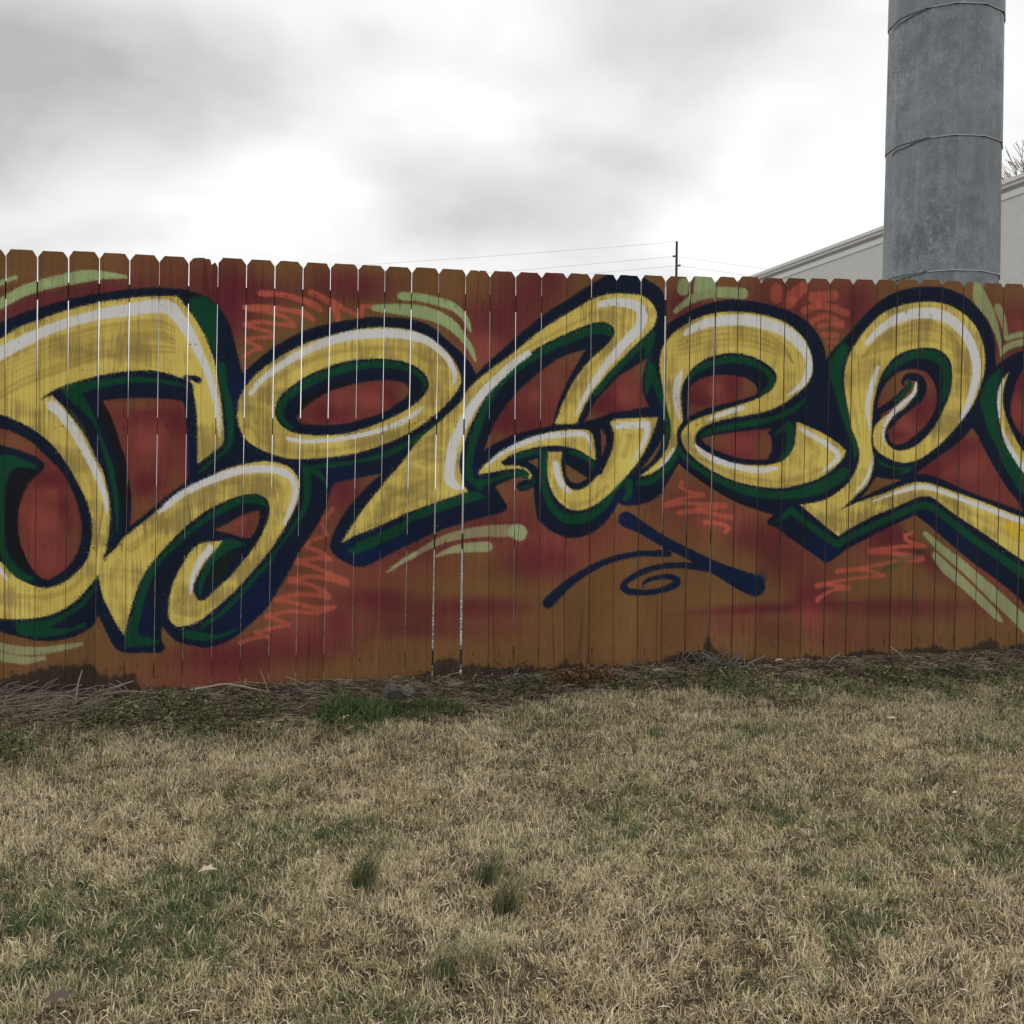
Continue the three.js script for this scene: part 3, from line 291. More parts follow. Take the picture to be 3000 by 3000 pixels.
// dry brush bands of the olive undercoat, pulled along the letters
{ const ol = (t, l, a = 0.34) => stroke('#7d6834', t, l, a);
  for (let i = 0; i < 7; i++) { const d = i * 46 + 30; ol(T1, [-60, 1010 + d, 34, 200, 870 + d, 30, 500, 770 + d * 0.95, 38, 800, 690 + d * 0.88, 30, 1050, 655 + d * 0.86, 40, 1290, 640 + d * 0.88, 30, 1420, 700 + d * 0.7, 12], 0.16 + 0.3 * TAB[i * 7 + 3]); }
  ol(T1, [1010, 800, 60, 1150, 790, 80, 1330, 790, 70, 1400, 830, 40], 0.35); ol(T1, [560, 1380, 20, 650, 1500, 30, 700, 1620, 26, 730, 1740, 20], 0.3); ol(B1, [700, 200, 40, 760, 400, 44, 790, 640, 40, 770, 860, 30], 0.3); ol(B1, [150, 1230, 40, 350, 1240, 40, 560, 1180, 40, 690, 1060, 30], 0.32);
  for (let i = 0; i < 4; i++) { const d = i * 44; ol(T4, [520, 830 + d * 0.8, 20, 640, 775 + d, 34, 800, 735 + d, 30, 980, 722 + d, 38, 1150, 745 + d, 30, 1300, 810 + d * 0.9, 30, 1400, 900 + d * 0.4, 18, 1440, 1000, 14], 0.2 + 0.2 * TAB[i * 5 + 90]); }
  for (let i = 0; i < 4; i++) { const d = i * 44; ol(T5, [620, 960, 14, 740, 830 + d * 0.6, 30, 880, 740 + d, 36, 1050, 690 + d, 30, 1200, 690 + d, 38, 1330, 760 + d * 0.9, 30, 1430, 900 + d * 0.3, 18, 1460, 1050, 16], 0.2 + 0.22 * TAB[i * 5 + 33]); }
  ol(T5, [520, 1000, 26, 520, 1200, 30, 560, 1400, 26, 600, 1600, 20], 0.3); ol(T5, [600, 1000, 16, 590, 1200, 20, 620, 1400, 16], 0.25); ol(B5, [900, 470, 26, 1080, 400, 30, 1180, 405, 30, 1400, 500, 34, 1700, 660, 40, 1900, 780, 40], 0.25); ol(B5, [200, 520, 30, 330, 600, 40, 430, 690, 30], 0.2); ol(B5, [560, 640, 26, 750, 550, 26, 950, 470, 22], 0.25);
  ol(T2, [430, 1300, 30, 560, 1160, 36, 760, 1020, 40, 1000, 930, 40, 1250, 890, 40, 1500, 880, 36, 1700, 920, 36, 1840, 1010, 30], 0.32); ol(T2, [350, 1500, 26, 480, 1640, 30, 700, 1710, 30, 950, 1715, 30, 1250, 1670, 26, 1550, 1570, 24, 1780, 1440, 20], 0.3); ol(T2, [1840, 1060, 60, 1870, 1200, 60, 1820, 1320, 40], 0.3); ol(T2, [470, 1380, 60, 480, 1500, 50], 0.25);
  for (const [x, y, r] of [[60, 1760, 70], [120, 1640, 60], [-60, 1880, 70], [160, 1800, 50], [20, 1900, 60], [200, 1600, 50]]) ol(T3, [x - r, y + r * 0.3, r * 0.8, x + r, y - r * 0.3, r], 0.28); ol(B2, [1400, 500, 40, 1600, 380, 40, 1800, 300, 40], 0.3); ol(B2, [1350, 620, 30, 1550, 520, 36, 1800, 420, 30], 0.3); ol(B2, [1250, 700, 20, 1500, 600, 26], 0.3);
  ol(T3, [560, 1230, 30, 750, 1050, 26, 980, 870, 26, 1200, 750, 30, 1420, 640, 30], 0.3); ol(T3, [1230, 1430, 24, 1320, 1240, 30, 1450, 1060, 34, 1600, 900, 34], 0.32); ol(T3, [1500, 600, 40, 1620, 590, 40, 1720, 640, 50], 0.25); ol(T3, [1680, 1620, 60, 1640, 1780, 50, 1560, 1920, 40], 0.3); ol(T3, [1780, 1600, 40, 1740, 1760, 40], 0.3);
  ol(B3, [1170, 300, 30, 1230, 440, 36, 1340, 490, 36, 1460, 460, 36, 1600, 340, 36], 0.28); ol(B2, [150, 320, 40, 330, 290, 50, 520, 280, 60, 620, 380, 50, 590, 560, 50], 0.3); ol(B1, [1050, 850, 60, 1250, 700, 60, 1450, 560, 50, 1650, 460, 40], 0.3); ol(B1, [960, 950, 50, 900, 1080, 50, 950, 1250, 40], 0.2); ol(B1, [1430, 1200, 40, 1430, 1350, 50, 1560, 1380, 50, 1750, 1260, 40], 0.3);
  ol(T4, [620, 1560, 30, 600, 1660, 30, 700, 1780, 30], 0.25); ol(B4, [700, 120, 24, 900, 220, 26, 1150, 290, 28, 1400, 300, 30, 1650, 220, 30], 0.28); ol(T4, [1560, 1620, 50, 1650, 1720, 60, 1560, 1840, 50], 0.25); ol(T4, [420, 1000, 24, 430, 1200, 28, 470, 1400, 24, 470, 1600, 20], 0.28); }
// the O's eye again, over its face
{ const ring = T2(565, 1400, 575, 1340, 620, 1260, 700, 1190, 800, 1120, 950, 1050, 1100, 1000, 1250, 975, 1450, 968, 1600, 990, 1720, 1040, 1790, 1110, 1810, 1180, 1790, 1240, 1740, 1300, 1650, 1370, 1500, 1450, 1300, 1530, 1100, 1580, 950, 1590, 800, 1580, 700, 1560, 620, 1510, 580, 1450);
  fill(NAVY, ring);
  G(T2(1745, 1255, 1785, 1200, 1790, 1150, 1745, 1085, 1650, 1028, 1500, 990, 1350, 990, 1150, 1016, 950, 1074, 800, 1145, 680, 1225, 614, 1302, 584, 1380, 594, 1450, 640, 1505, 700, 1545, 718, 1510, 680, 1490, 640, 1430, 640, 1380, 680, 1310, 760, 1250, 900, 1170, 1050, 1105, 1250, 1055, 1450, 1045, 1600, 1060, 1700, 1100, 1755, 1160, 1762, 1210));
  fill(DARK, T2(730, 1420, 760, 1330, 860, 1260, 1000, 1180, 1150, 1140, 1150, 1190, 1000, 1240, 850, 1330));
  hole([[MAROON, 960, 1210, 60, 30, 0.9], [ROSE, 1080, 1165, 70, 30, 0.8], [MAROON, 1150, 1165, 40, 40, 0.8], [BROWN, 1180, 1150, 30, 30, 0.9]], T2(745, 1450, 770, 1400, 850, 1330, 1000, 1240, 1150, 1190, 1300, 1155, 1450, 1142, 1560, 1150, 1630, 1175, 1655, 1220, 1640, 1270, 1560, 1330, 1450, 1400, 1300, 1450, 1150, 1490, 1000, 1505, 850, 1500, 770, 1490)); }
stroke(NAVY, T1, [1500, 1118, 34, 1570, 1128, 44, 1605, 1142, 52]); stroke(NAVY, B1, [843, 908, 14, 900, 850, 40, 960, 790, 30]); stroke(NAVY, B1, [845, 950, 5, 842, 915, 10]);
fill('#d1a536', B5(1770, 640, 1860, 640, 1960, 700, 2100, 760, 2100, 900, 1932, 800, 1800, 720));

// white highlights
const wh = (t, l) => stroke(WHITE, t, l);
wh(T1, [-300, 1090, 100, -60, 955, 104, 50, 900, 98, 300, 772, 88, 550, 678, 78, 800, 612, 84, 1050, 572, 100, 1290, 541, 112, 1380, 566, 112, 1450, 640, 96, 1530, 760, 84, 1600, 895, 70, 1660, 1030, 60, 1710, 1180, 50, 1745, 1320, 44, 1764, 1450, 32, 1776, 1600, 10]);
wh(T1, [420, 1345, 80, 500, 1420, 74, 580, 1520, 70, 650, 1640, 66, 714, 1760, 60, 770, 1868, 56, 820, 2000, 48, 852, 2110, 36, 868, 2226, 8]);
wh(T2, [375, 1250, 40, 450, 1150, 46, 550, 1070, 50, 700, 970, 60, 850, 890, 66, 1000, 830, 70, 1200, 780, 76, 1400, 765, 76, 1550, 765, 76, 1700, 790, 74, 1810, 830, 66, 1900, 900, 54, 1965, 970, 48, 2005, 1045, 44, 2022, 1115, 34, 2006, 1182, 18]);
wh(T2, [670, 1615, 34, 800, 1636, 34, 1000, 1629, 34, 1200, 1600, 36, 1400, 1552, 36, 1600, 1475, 44, 1700, 1410, 36, 1760, 1360, 20]);
wh(B1, [1280, 565, 14, 1350, 500, 48, 1450, 420, 54, 1600, 340, 58, 1756, 275, 64, 1906, 225, 64, 2056, 205, 60, 2206, 210, 60, 2306, 236, 60, 2366, 290, 54, 2386, 362, 48, 2376, 450, 44, 2346, 540, 38, 2296, 650, 22]);
wh(B1, [1705, 845, 58, 1640, 920, 50, 1590, 1000, 44, 1560, 1080, 36, 1546, 1160, 24, 1540, 1215, 12]); wh(B1, [-40, 980, 50, 0, 1030, 40, 60, 1100, 10]);
wh(T3, [1540, 530, 48, 1650, 510, 60, 1780, 522, 80, 1860, 560, 80, 1885, 630, 82, 1850, 720, 80, 1760, 820, 76, 1660, 930, 70, 1560, 1060, 60, 1470, 1190, 50, 1400, 1310, 34, 1345, 1430, 10]);
wh(T3, [960, 925, 50, 850, 1000, 60, 720, 1120, 66, 600, 1240, 70, 500, 1370, 72, 430, 1500, 80, 360, 1650, 82, 330, 1800, 86, 322, 1900, 86, 330, 1960, 80, 400, 2014, 36]);
wh(T3, [620, 1840, 18, 720, 1750, 36, 850, 1680, 40, 1000, 1620, 46, 1150, 1590, 46, 1350, 1575, 46, 1430, 1590, 36, 1460, 1650, 20, 1470, 1710, 8]);
wh(B3, [1180, 160, 44, 1195, 240, 50, 1220, 310, 50, 1260, 362, 38, 1300, 395, 18]); wh(T3, [1670, 1515, 42, 1800, 1506, 50]); wh(T4, [140, 1506, 50, 20, 1508, 50]); wh(T4, [140, 1504, 50, 268, 1500, 56, 264, 1570, 46, 240, 1640, 36, 190, 1730, 24, 140, 1820, 8]);
wh(T4, [575, 765, 44, 650, 720, 64, 750, 680, 76, 880, 660, 86, 1050, 655, 92, 1200, 680, 96, 1350, 730, 96, 1450, 800, 92, 1530, 890, 80, 1575, 1000, 60, 1562, 1100, 60, 1500, 1190, 46, 1400, 1270, 10]);
wh(T4, [545, 1070, 18, 515, 1150, 56, 500, 1250, 60, 505, 1350, 46, 530, 1460, 14]); wh(T4, [750, 1465, 10, 850, 1425, 30, 950, 1390, 36, 1040, 1365, 30]); wh(T4, [655, 1670, 18, 720, 1730, 40, 830, 1790, 46, 950, 1830, 46, 1100, 1865, 50, 1200, 1870, 46, 1310, 1855, 30]);
wh(T4, [1510, 1540, 38, 1620, 1600, 40, 1730, 1670, 46, 1810, 1740, 46, 1798, 1785, 44, 1740, 1840, 28, 1670, 1890, 8]); wh(T4, [480, 1690, 18, 430, 1780, 26, 350, 1860, 8]);
wh(T5, [660, 845, 40, 720, 780, 54, 800, 710, 64, 900, 650, 76, 1050, 605, 86, 1200, 605, 92, 1330, 650, 92, 1430, 740, 86, 1500, 850, 82, 1540, 980, 80, 1545, 1100, 76, 1510, 1250, 60, 1460, 1380, 46, 1410, 1480, 12]);
wh(T5, [755, 1040, 34, 720, 1130, 46, 690, 1230, 50, 665, 1350, 40, 670, 1450, 26, 685, 1540, 8]); wh(T5, [1058, 1165, 18, 1040, 1250, 34, 950, 1330, 36, 870, 1410, 40, 810, 1500, 30, 795, 1580, 24, 806, 1660, 10]); wh(B5, [705, 100, 14, 690, 200, 26, 640, 310, 26, 560, 400, 8]);
wh(B5, [700, 470, 10, 850, 415, 20, 1000, 365, 36, 1080, 350, 40, 1150, 352, 40, 1300, 400, 36, 1500, 475, 38, 1700, 550, 40, 1932, 632, 42, 2200, 730, 42]); wh(T5, [1765, 1140, 14, 1740, 1230, 30, 1730, 1350, 30, 1740, 1450, 14]); wh(T5, [1760, 1540, 22, 1800, 1650, 40, 1870, 1770, 46, 1950, 1880, 50, 2100, 2020, 50]);

// navy flourish under the lettering
stroke('#0f1a30', B3, [1122, 1285, 96, 1250, 1160, 76, 1450, 1020, 56, 1650, 932, 50, 1856, 890, 46, 1986, 890, 48, 2096, 892, 50]); stroke('#0e1a34', B4, [95, 612, 130, 200, 668, 100, 400, 790, 86, 600, 890, 86, 760, 975, 96, 900, 1045, 120, 1050, 1115, 160, 1140, 1150, 172]);
stroke('#0f1a30', B4, [780, 1010, 60, 600, 987, 52, 450, 985, 46, 300, 1010, 46, 180, 1060, 48, 90, 1122, 48, 72, 1162, 56, 110, 1192, 56, 250, 1203, 46, 400, 1180, 50, 500, 1135, 60, 510, 1106, 56, 470, 1080, 46, 400, 1075, 42, 300, 1092, 34, 250, 1115, 28, 230, 1142, 14, 232, 1170, 6]); stroke('#0f1a30', B4, [345, 885, 50, 420, 880, 44, 410, 800, 50]);
mist('#0c1f4c', 2222, 1700, 20, 18, 0.7);

// worn and bare wood along the bottom edge of the paint
{ const e = [-400, 1990, 0, 1990, 45, 1977, 100, 1966, 160, 1950, 225, 1951, 278, 1950, 290, 1975, 330, 1986, 395, 1976, 402, 2000, 420, 2030, 500, 2030, 640, 2022, 700, 2012, 820, 2018, 1000, 2004, 1060, 2000, 1100, 1998, 1190, 1992, 1262, 1968, 1274, 1930, 1340, 1938, 1352, 1946, 1440, 1952, 1506, 1962, 1560, 1948, 1570, 1958, 1640, 1958, 1655, 1930, 1672, 1948, 1800, 1952, 1850, 1948, 1930, 1938, 1960, 1922, 2000, 1913, 2060, 1905, 2068, 1868, 2075, 1862, 2082, 1878, 2096, 1905, 2150, 1936, 2220, 1938, 2300, 1938, 2340, 1930, 2360, 1922, 2420, 1934, 2470, 1922, 2490, 1912, 2540, 1908, 2600, 1912, 2650, 1902, 2700, 1900, 2735, 1890, 2760, 1898, 2790, 1908, 2850, 1895, 2880, 1880, 2890, 1874, 2915, 1876, 2930, 1896, 2975, 1900, 3000, 1895, 3500, 1880];
  cx.beginPath(); let first = true;
  for (let i = 0; i + 3 < e.length; i += 2) for (let k = 0; k < 12; k++) { const x = lerp(e[i], e[i + 2], k / 12), y = lerp(e[i + 1], e[i + 3], k / 12) + (fbm(x * 0.12, 3, 3) - 0.5) * 18 + (vn(x * 0.55, 8) - 0.5) * 16; const p = toC([x, y]); first ? cx.moveTo(...p) : cx.lineTo(...p); first = false; }
  cx.lineTo(MW, MH); cx.lineTo(0, MH); cx.closePath(); cx.globalAlpha = 0.84; cx.fillStyle = '#2b2520'; cx.fill(); cx.globalAlpha = 1;
  for (let i = 0; i < 2600; i++) { const x = rr(-300, 3300); let q = 0; while (q + 2 < e.length && e[q + 2] < x) q += 2; const y = e[q + 1] + rr(-26, 60), p = toC([x, y]), up = y < e[q + 1]; cx.globalAlpha = up ? 0.35 : 0.4; cx.fillStyle = up ? '#2b2520' : ['#3d342b', '#191512', '#4a3f33', '#33291f'][i % 4]; cx.fillRect(p[0], p[1], rr(0.6, 2.2), rr(6, up ? 22 : 34)); } cx.globalAlpha = 1; }
// knots, nail heads and specks
for (const f of [0.088, 0.392, 0.672, 0.955]) for (let i = 0; i < 41; i++) for (const q of [0.22, 0.78]) { const w = 92 - i * 0.72, x = 16 + i * 92 - i * (i - 1) * 0.36 - w + w * q, yt = 732 + 98 * (x / 2950), yb = 2030 - 125 * (x / 2950), p = toC([x + rr(-4, 4), lerp(yt, yb, f) + rr(-7, 7)]); cx.globalAlpha = rr(0.3, 0.8); cx.fillStyle = '#150f0c'; cx.beginPath(); cx.arc(p[0], p[1], rr(1.2, 2.4), 0, 7); cx.fill(); if (rnd() < 0.3) cx.fillRect(p[0] - 0.8, p[1], 1.6, rr(6, 26)); }
for (let i = 0; i < 900; i++) { const x = rr(0, MW), y = rr(0, MH); cx.globalAlpha = rr(0.25, 0.7); cx.fillStyle = rnd() < 0.85 ? '#17120f' : '#8a7458'; cx.beginPath(); cx.ellipse(x, y, rr(0.6, 2.2), rr(0.6, 2.6), 0, 0, 7); cx.fill(); }
cx.globalAlpha = 1;

// ------------------------------------------------------------------ fence boards: edges read at the top and at the foot of every gap
const gx = [16.3, 109.4, 200.4, 290.6, 379.3, 466.7, 552.9, 638.4, 722.1, 805.4, 887.7, 968.5, 1049.3, 1127.9, 1206.5, 1285.9, 1364.9, 1436.6, 1512.3, 1587.7, 1660.9, 1734, 1806.5, 1879, 1951.4, 2022.5, 2096.4, 2162.7, 2230.4, 2300.7, 2367, 2434, 2499.3, 2565.6, 2628.6, 2693.8, 2759.4, 2821.7, 2879.7, 2941.3, 3002.5];
const gb = [10.9, 101.4, 191, 278, 365, 450.4, 534.4, 619, 703, 786.6, 867, 948, 1031, 1109, 1186, 1267, 1350, 1430, 1505, 1578, 1652, 1724, 1796, 1866, 1937, 2006, 2075, 2142, 2211, 2278, 2343, 2412, 2476, 2541, 2605, 2668, 2731, 2793.5, 2854, 2916, 2976];
const wt = [4.6, 5.2, 4.2, 4.6, 4.2, 1.5, 3.4, 1.8, 2.6, 3, 3.2, 2.4, 1.3, 2.2, 3, 1.4, 2.4, 2.2, 2.5, 2.5, 2, 2.3, 2, 2.2, 7, 4, 4, 1.2, 2, 1.6, 1.6, 1, 1.2, 1.4, 1, 2.4, 1, 2.4, 1.4, 1.2, 1.2];
const wb = [.5, .5, .5, .5, .5, 0.5, .5, .5, .6, .6, 1.2, .6, .6, 1, 1.4, 5.5, 8, 1.6, 1.6, 1.6, 1.6, 1.8, 1.4, 1.8, 1.8, 1.4, 2.4, 1.4, 1.2, 1.2, 1.6, 1, 1, 1, 1, 1, 1.4, 1, 1, 1, 1];
const topY = [730, 732, 736, 737.5, 743, 747, 751, 755, 756, 761.5, 765, 769.5, 774, 777, 781, 785.5, 788, 793, 795, 797, 800, 801.5, 803, 805.5, 806, 810, 809.5, 811, 811, 815, 815, 815.5, 817, 818.5, 819.5, 820, 821, 824.6, 827, 829.7, 831];
for (let i = 0; i < 41; i++) { if (i > 24) { wt[i] = Math.max(wt[i], 2.5); wb[i] = Math.max(wb[i], 2.7); } else if (i >= 17) wb[i] = 1.7; if (i < 7) wb[i] = 1.8; if (i > 6 && i < 14) { wb[i] = 1.1; wt[i] *= 0.85; } }
const gaps = gx.map((x, i) => {                                          // each gap: [s at top, s at foot, half width top, half width foot]
  const yt = topY[i] + 60, a = onFence(x, yt), b = onFence(gb[i], 1955), a2 = onFence(x + wt[i] / 2, yt), b2 = onFence(gb[i] + wb[i] / 2, 1955);
  return { n: i, yt: a[1], yb: b[1], st: a[0], sb: b[0], wt: a2[0] - a[0], wb: b2[0] - b[0] };
});
const edge = (g, y, side) => { const k = (y - g.yb) / (g.yt - g.yb), f = g.n < 7 ? sstep(0.68, 0.86, k) : g.n < 14 ? sstep(0.5, 0.66, k) : k; return lerp(g.sb, g.st, k) + side * Math.max(0.0003, lerp(g.wb, g.wt, f)); };
const shiftGap = (g, ds) => ({ ...g, st: g.st + ds, sb: g.sb + ds, yt: g.yt + ds * SLOPE, yb: g.yb + ds * SLOPE, wt: 0.0025, wb: 0.0025 });
const all = []; for (let i = 6; i >= 1; i--) all.push(shiftGap(gaps[0], -0.1435 * i)); all.push(...gaps); for (let i = 1; i <= 7; i++) all.push(shiftGap(gaps[gaps.length - 1], 0.1425 * i));
const tops = []; for (let k = 0; k + 1 < all.length; k++) { const i = k - 5; const s = (all[k].st + all[k + 1].st) / 2; if (i >= 0 && i <= 40) { const x = i ? (gx[i - 1] + gx[Math.min(i, 40)]) / 2 : -30; tops.push(onFence(x, topY[i])[1]); } else tops.push(null); }
for (let k = 4; k >= 0; k--) tops[k] = tops[k + 1] - 0.001 + rr(-0.004, 0.004); for (let k = 46; k < all.length - 1; k++) tops[k] = tops[k - 1] + 0.002 + rr(-0.004, 0.004);
const BASE_DROP = 0.04;

// wood grain, brushed paint and wear are worked into the colour texel by texel
const raw = cx.getImageData(0, 0, MW, MH).data, LIN = new Float32Array(256); for (let i = 0; i < 256; i++) { const c = i / 255; LIN[i] = c <= 0.04045 ? c / 12.92 : ((c + 0.055) / 1.055) ** 2.4; }
const ENC = new Uint8Array(4097); for (let i = 0; i <= 4096; i++) { const c = i / 4096; ENC[i] = Math.round(255 * (c <= 0.0031308 ? c * 12.92 : 1.055 * c ** (1 / 2.4) - 0.055)); }
const GAIN = 1.56, HALF = MW / 2;
const colors = [new Uint8Array(HALF * MH * 4), new Uint8Array(HALF * MH * 4)], bumps = [new Uint8Array(HALF * MH * 4), new Uint8Array(HALF * MH * 4)];
for (let j = 0; j < MH; j++) {
  const y = MY0 + (MH - 1 - j + 0.5) / PPM; let k = 0; const ed = all.map((g) => edge(g, y, 0));
  for (let i = 0; i < MW; i++) {
    const s = S0 + (i + 0.5) / PPM; while (k < ed.length && s > ed[k]) k++;
    const sd = k * 37.7, loc = s * 1;
    // spray edges: a texel takes its paint from a near neighbour
    const h1 = TAB[(i * 7919 + j * 104729) & 65535], h2 = TAB[(i * 15485 + j * 32452 + 77) & 65535], h3 = TAB[(i * 49979 + j * 86028 + 311) & 65535];
    const r = 5 * h3 * h3 + (h2 < 0.05 ? 12 * h1 : 0), jx = clamp(i + Math.round(Math.cos(h1 * 6.283) * r), 0, MW - 1), jy = clamp(j + Math.round(Math.sin(h1 * 6.283 + h2) * r), 0, MH - 1), o = (jy * MW + jx) * 4;
    let R = LIN[raw[o]], Gc = LIN[raw[o + 1]], B = LIN[raw[o + 2]];
    const wob = vn(loc * 18 + sd, y * 1.1) * 0.9, ring = vn(loc * 150 + wob * 22 + sd, y * 1.6), fine = vn(loc * 420 + sd, y * 9), grain = ring * 0.6 + fine * 0.4;
    const blot = fbm(s * 5 + 3, y * 5, 3);
    const isY = R > 0.3 && B < 0.16 && Gc > 0.25, light = R > 0.22;
    if (isY) {                                                           // thin yellow: the olive undercoat shows through in brush bands
      const band = fbm(s * 2.2 + 11 + (fbm(s * 3, y * 3, 2) - 0.5), y * 22 + s * 3, 3), patch = fbm(s * 6 + 70, y * 7 + 30, 3), m = clamp((band - 0.48) * 0.9 + (patch - 0.5) * 2.4 + (0.5 - grain) * 1.1 + 0.14, 0, 0.78);
      R = lerp(R, 0.235, m); Gc = lerp(Gc, 0.172, m); B = lerp(B, 0.055, m);
    }
    const wear = light ? 0.46 : 0.36;
    let f = 1 - wear * (1 - grain) * 0.9 + 0.17 + (blot - 0.5) * 0.34 + (h1 - 0.5) * 0.10;
    const crack = ring < 0.10 ? (0.10 - ring) * 6 : 0; f *= 1 - crack * 0.6;
    if (light && grain < 0.3) { const w = (0.3 - grain) * 1.6 * clamp((blot - 0.35) * 4, 0, 1); R = lerp(R, 0.15, w); Gc = lerp(Gc, 0.11, w); B = lerp(B, 0.06, w); }
    const half = i < HALF ? 0 : 1, q = ((MH - 1 - j) * HALF + (i - half * HALF)) * 4, C = colors[half], U = bumps[half];
    const boardTone = 1 + (TAB[(k * 613) & 65535] - 0.5) * 0.2; f *= boardTone * GAIN;
    C[q] = ENC[clamp(R * f, 0, 0.84) * 4096 | 0]; C[q + 1] = ENC[clamp(Gc * f, 0, 0.84) * 4096 | 0]; C[q + 2] = ENC[clamp(B * f, 0, 0.84) * 4096 | 0]; C[q + 3] = 255;
    const hgt = clamp(0.55 + (ring - 0.5) * 0.6 + (fine - 0.5) * 0.35 - crack, 0, 1) * 255; U[q] = U[q + 1] = U[q + 2] = hgt; U[q + 3] = 255;
  }
}
const tex = (d, half, srgb) => { const t = new THREE.DataTexture(d, HALF, MH); t.magFilter = THREE.LinearFilter; t.minFilter = THREE.LinearMipmapLinearFilter; t.generateMipmaps = true; if (srgb) t.colorSpace = THREE.SRGBColorSpace; t.repeat.set(2 / SPAN, 1 / MHM); t.offset.set(-(S0 + half * SPAN / 2) * 2 / SPAN, -MY0 / MHM); t.needsUpdate = true; return t; };
const muralMat = [0, 1].map((h) => new THREE.MeshPhysicalMaterial({ map: tex(colors[h], h, true), bumpMap: tex(bumps[h], h, false), bumpScale: 0.002, roughness: 0.78, specularIntensity: 0.3 }));
const rawMap = noiseMap(256, (u, v) => { const g = wrapn(u, v * 0.12, 70), b = wrapn(u, v, 6, 20), k = 0.25 + 0.16 * g + 0.08 * b; return [k * 1.1, k * 0.98, k * 0.86]; });
const rawWood = new THREE.MeshStandardMaterial({ map: rawMap, roughness: 0.95 }), cutWood = rawWood;

const fence = group('wooden_fence', 0, 0, -FENCE_Z); fence.rotation.y = YAW;
tag(fence, 'tall dog-ear wooden privacy fence covered with yellow, green and navy graffiti lettering', 'fence');
const TH = 0.016;
function board(pts, holes = []) {                                        // one board in fence coordinates: raw back, cut sides, painted front
  const sh = new THREE.Shape(pts.map((p) => new THREE.Vector2(...p))), g = new THREE.ExtrudeGeometry(sh, { depth: TH, bevelEnabled: false, steps: 1 }); void holes;
  const n = g.groups[0].count / 2, side = g.groups[1]; g.clearGroups(); g.addGroup(0, n, 0); g.addGroup(n, n, 2); g.addGroup(side.start, side.count, 1);
  const c = pts.reduce((a, p) => a + p[0], 0) / pts.length, y0 = Math.min(...pts.map((p) => p[1]));
  g.translate(-c, -y0, -TH); const m = mesh('picket', g, [rawWood, cutWood, muralMat[c < S0 + SPAN / 2 ? 0 : 1]], fence);
  m.position.set(c, y0, rr(-0.003, 0.003)); m.rotation.y = rr(-0.018, 0.018); return m;
}
for (let k = 0; k + 1 < all.length; k++) {
  const L = all[k], Rg = all[k + 1], i = k - 5, T = tops[k] + rr(-0.002, 0.002), sm = (L.sb + Rg.sb) / 2, bot = base(sm) - BASE_DROP, l = (y) => edge(L, y, 1), r = (y) => edge(Rg, y, -1), cw = 0.022 + rr(-0.004, 0.004), ch = 0.030 + rr(-0.005, 0.005);
  const j = () => rr(-0.0012, 0.0012);
  let top = [[r(T - ch) + j(), T - ch], [r(T - ch * 0.5) - cw * 0.5 + j(), T - ch * 0.5], [r(T) - cw, T], [lerp(l(T), r(T), 0.62), T + j()], [lerp(l(T), r(T), 0.35), T + j()], [l(T) + cw, T], [l(T - ch * 0.5) + cw * 0.5 + j(), T - ch * 0.5], [l(T - ch) + j(), T - ch]];
  if (i === 7) { const w = r(T) - l(T), x = (f) => l(T) + w * f; top = [[r(T - 0.04), T - 0.045], [x(0.95), T - 0.028], [x(0.9), T - 0.02], [x(0.86), T - 0.022], [x(0.83), T - 0.03], [x(0.8), T - 0.026], [x(0.77), T - 0.036], [x(0.74), T - 0.008], [x(0.66), T - 0.002], [x(0.6), T - 0.005], [x(0.5), T + 0.001], [x(0.3), T], [x(0.14), T - 0.004], [l(T - ch), T - ch]]; }
  if (i === 17) top.splice(4, 0, [lerp(l(T), r(T), 0.56), T - 0.001], [lerp(l(T), r(T), 0.54), T - 0.008], [lerp(l(T), r(T), 0.5), T - 0.001]);
  if (i === 25) { top[0][1] -= 0.02; top[1][0] -= 0.004; }
  const rightFoot = [r(bot), bot], leftFoot = [l(bot), bot], mids = [0.92, 0.85, 0.78, 0.7, 0.62, 0.55, 0.48, 0.25];
  const rightSide = mids.slice().reverse().map((f) => { const y = lerp(bot, T - ch, f); return [r(y), y]; }), leftSide = mids.map((f) => { const y = lerp(bot, T - ch, f); return [l(y), y]; });
  if (i === 8) {                                                         // snapped board: a ragged break runs across it
    const a = onFence(640, 1058), b = onFence(718, 1005), zig = [0, 0.06, -0.05, 0.12, 0.02, 0.1, 0.0].map((d, q) => { const f = q / 6, y = lerp(a[1], b[1], f) + d * 0.05; return [lerp(l(y), r(y), f), y]; }), gapY = 0.002;
    board([leftFoot, rightFoot, ...rightSide.filter((p) => p[1] < zig[6][1]), ...zig.slice().reverse(), ...leftSide.filter((p) => p[1] < zig[0][1])]);
    board([...zig.map((p) => [p[0], p[1] + gapY]), ...rightSide.filter((p) => p[1] > zig[6][1] + 0.01), ...top, ...leftSide.filter((p) => p[1] > zig[0][1] + 0.01)]);
  } else if (i === 20) {                                                 // split board: a crack open from the foot upwards
    const c0 = onFence(1624, 1960), c1 = onFence(1621, 1600); board([leftFoot, [c0[0] - 0.002, bot], [c1[0] - 0.0012, lerp(bot, c1[1], 0.6)], [c1[0], c1[1]], [c1[0] + 0.0012, lerp(bot, c1[1], 0.6)], [c0[0] + 0.0025, bot], rightFoot, ...rightSide, ...top, ...leftSide]);
  } else board([leftFoot, rightFoot, ...rightSide, ...top, ...leftSide]);
}
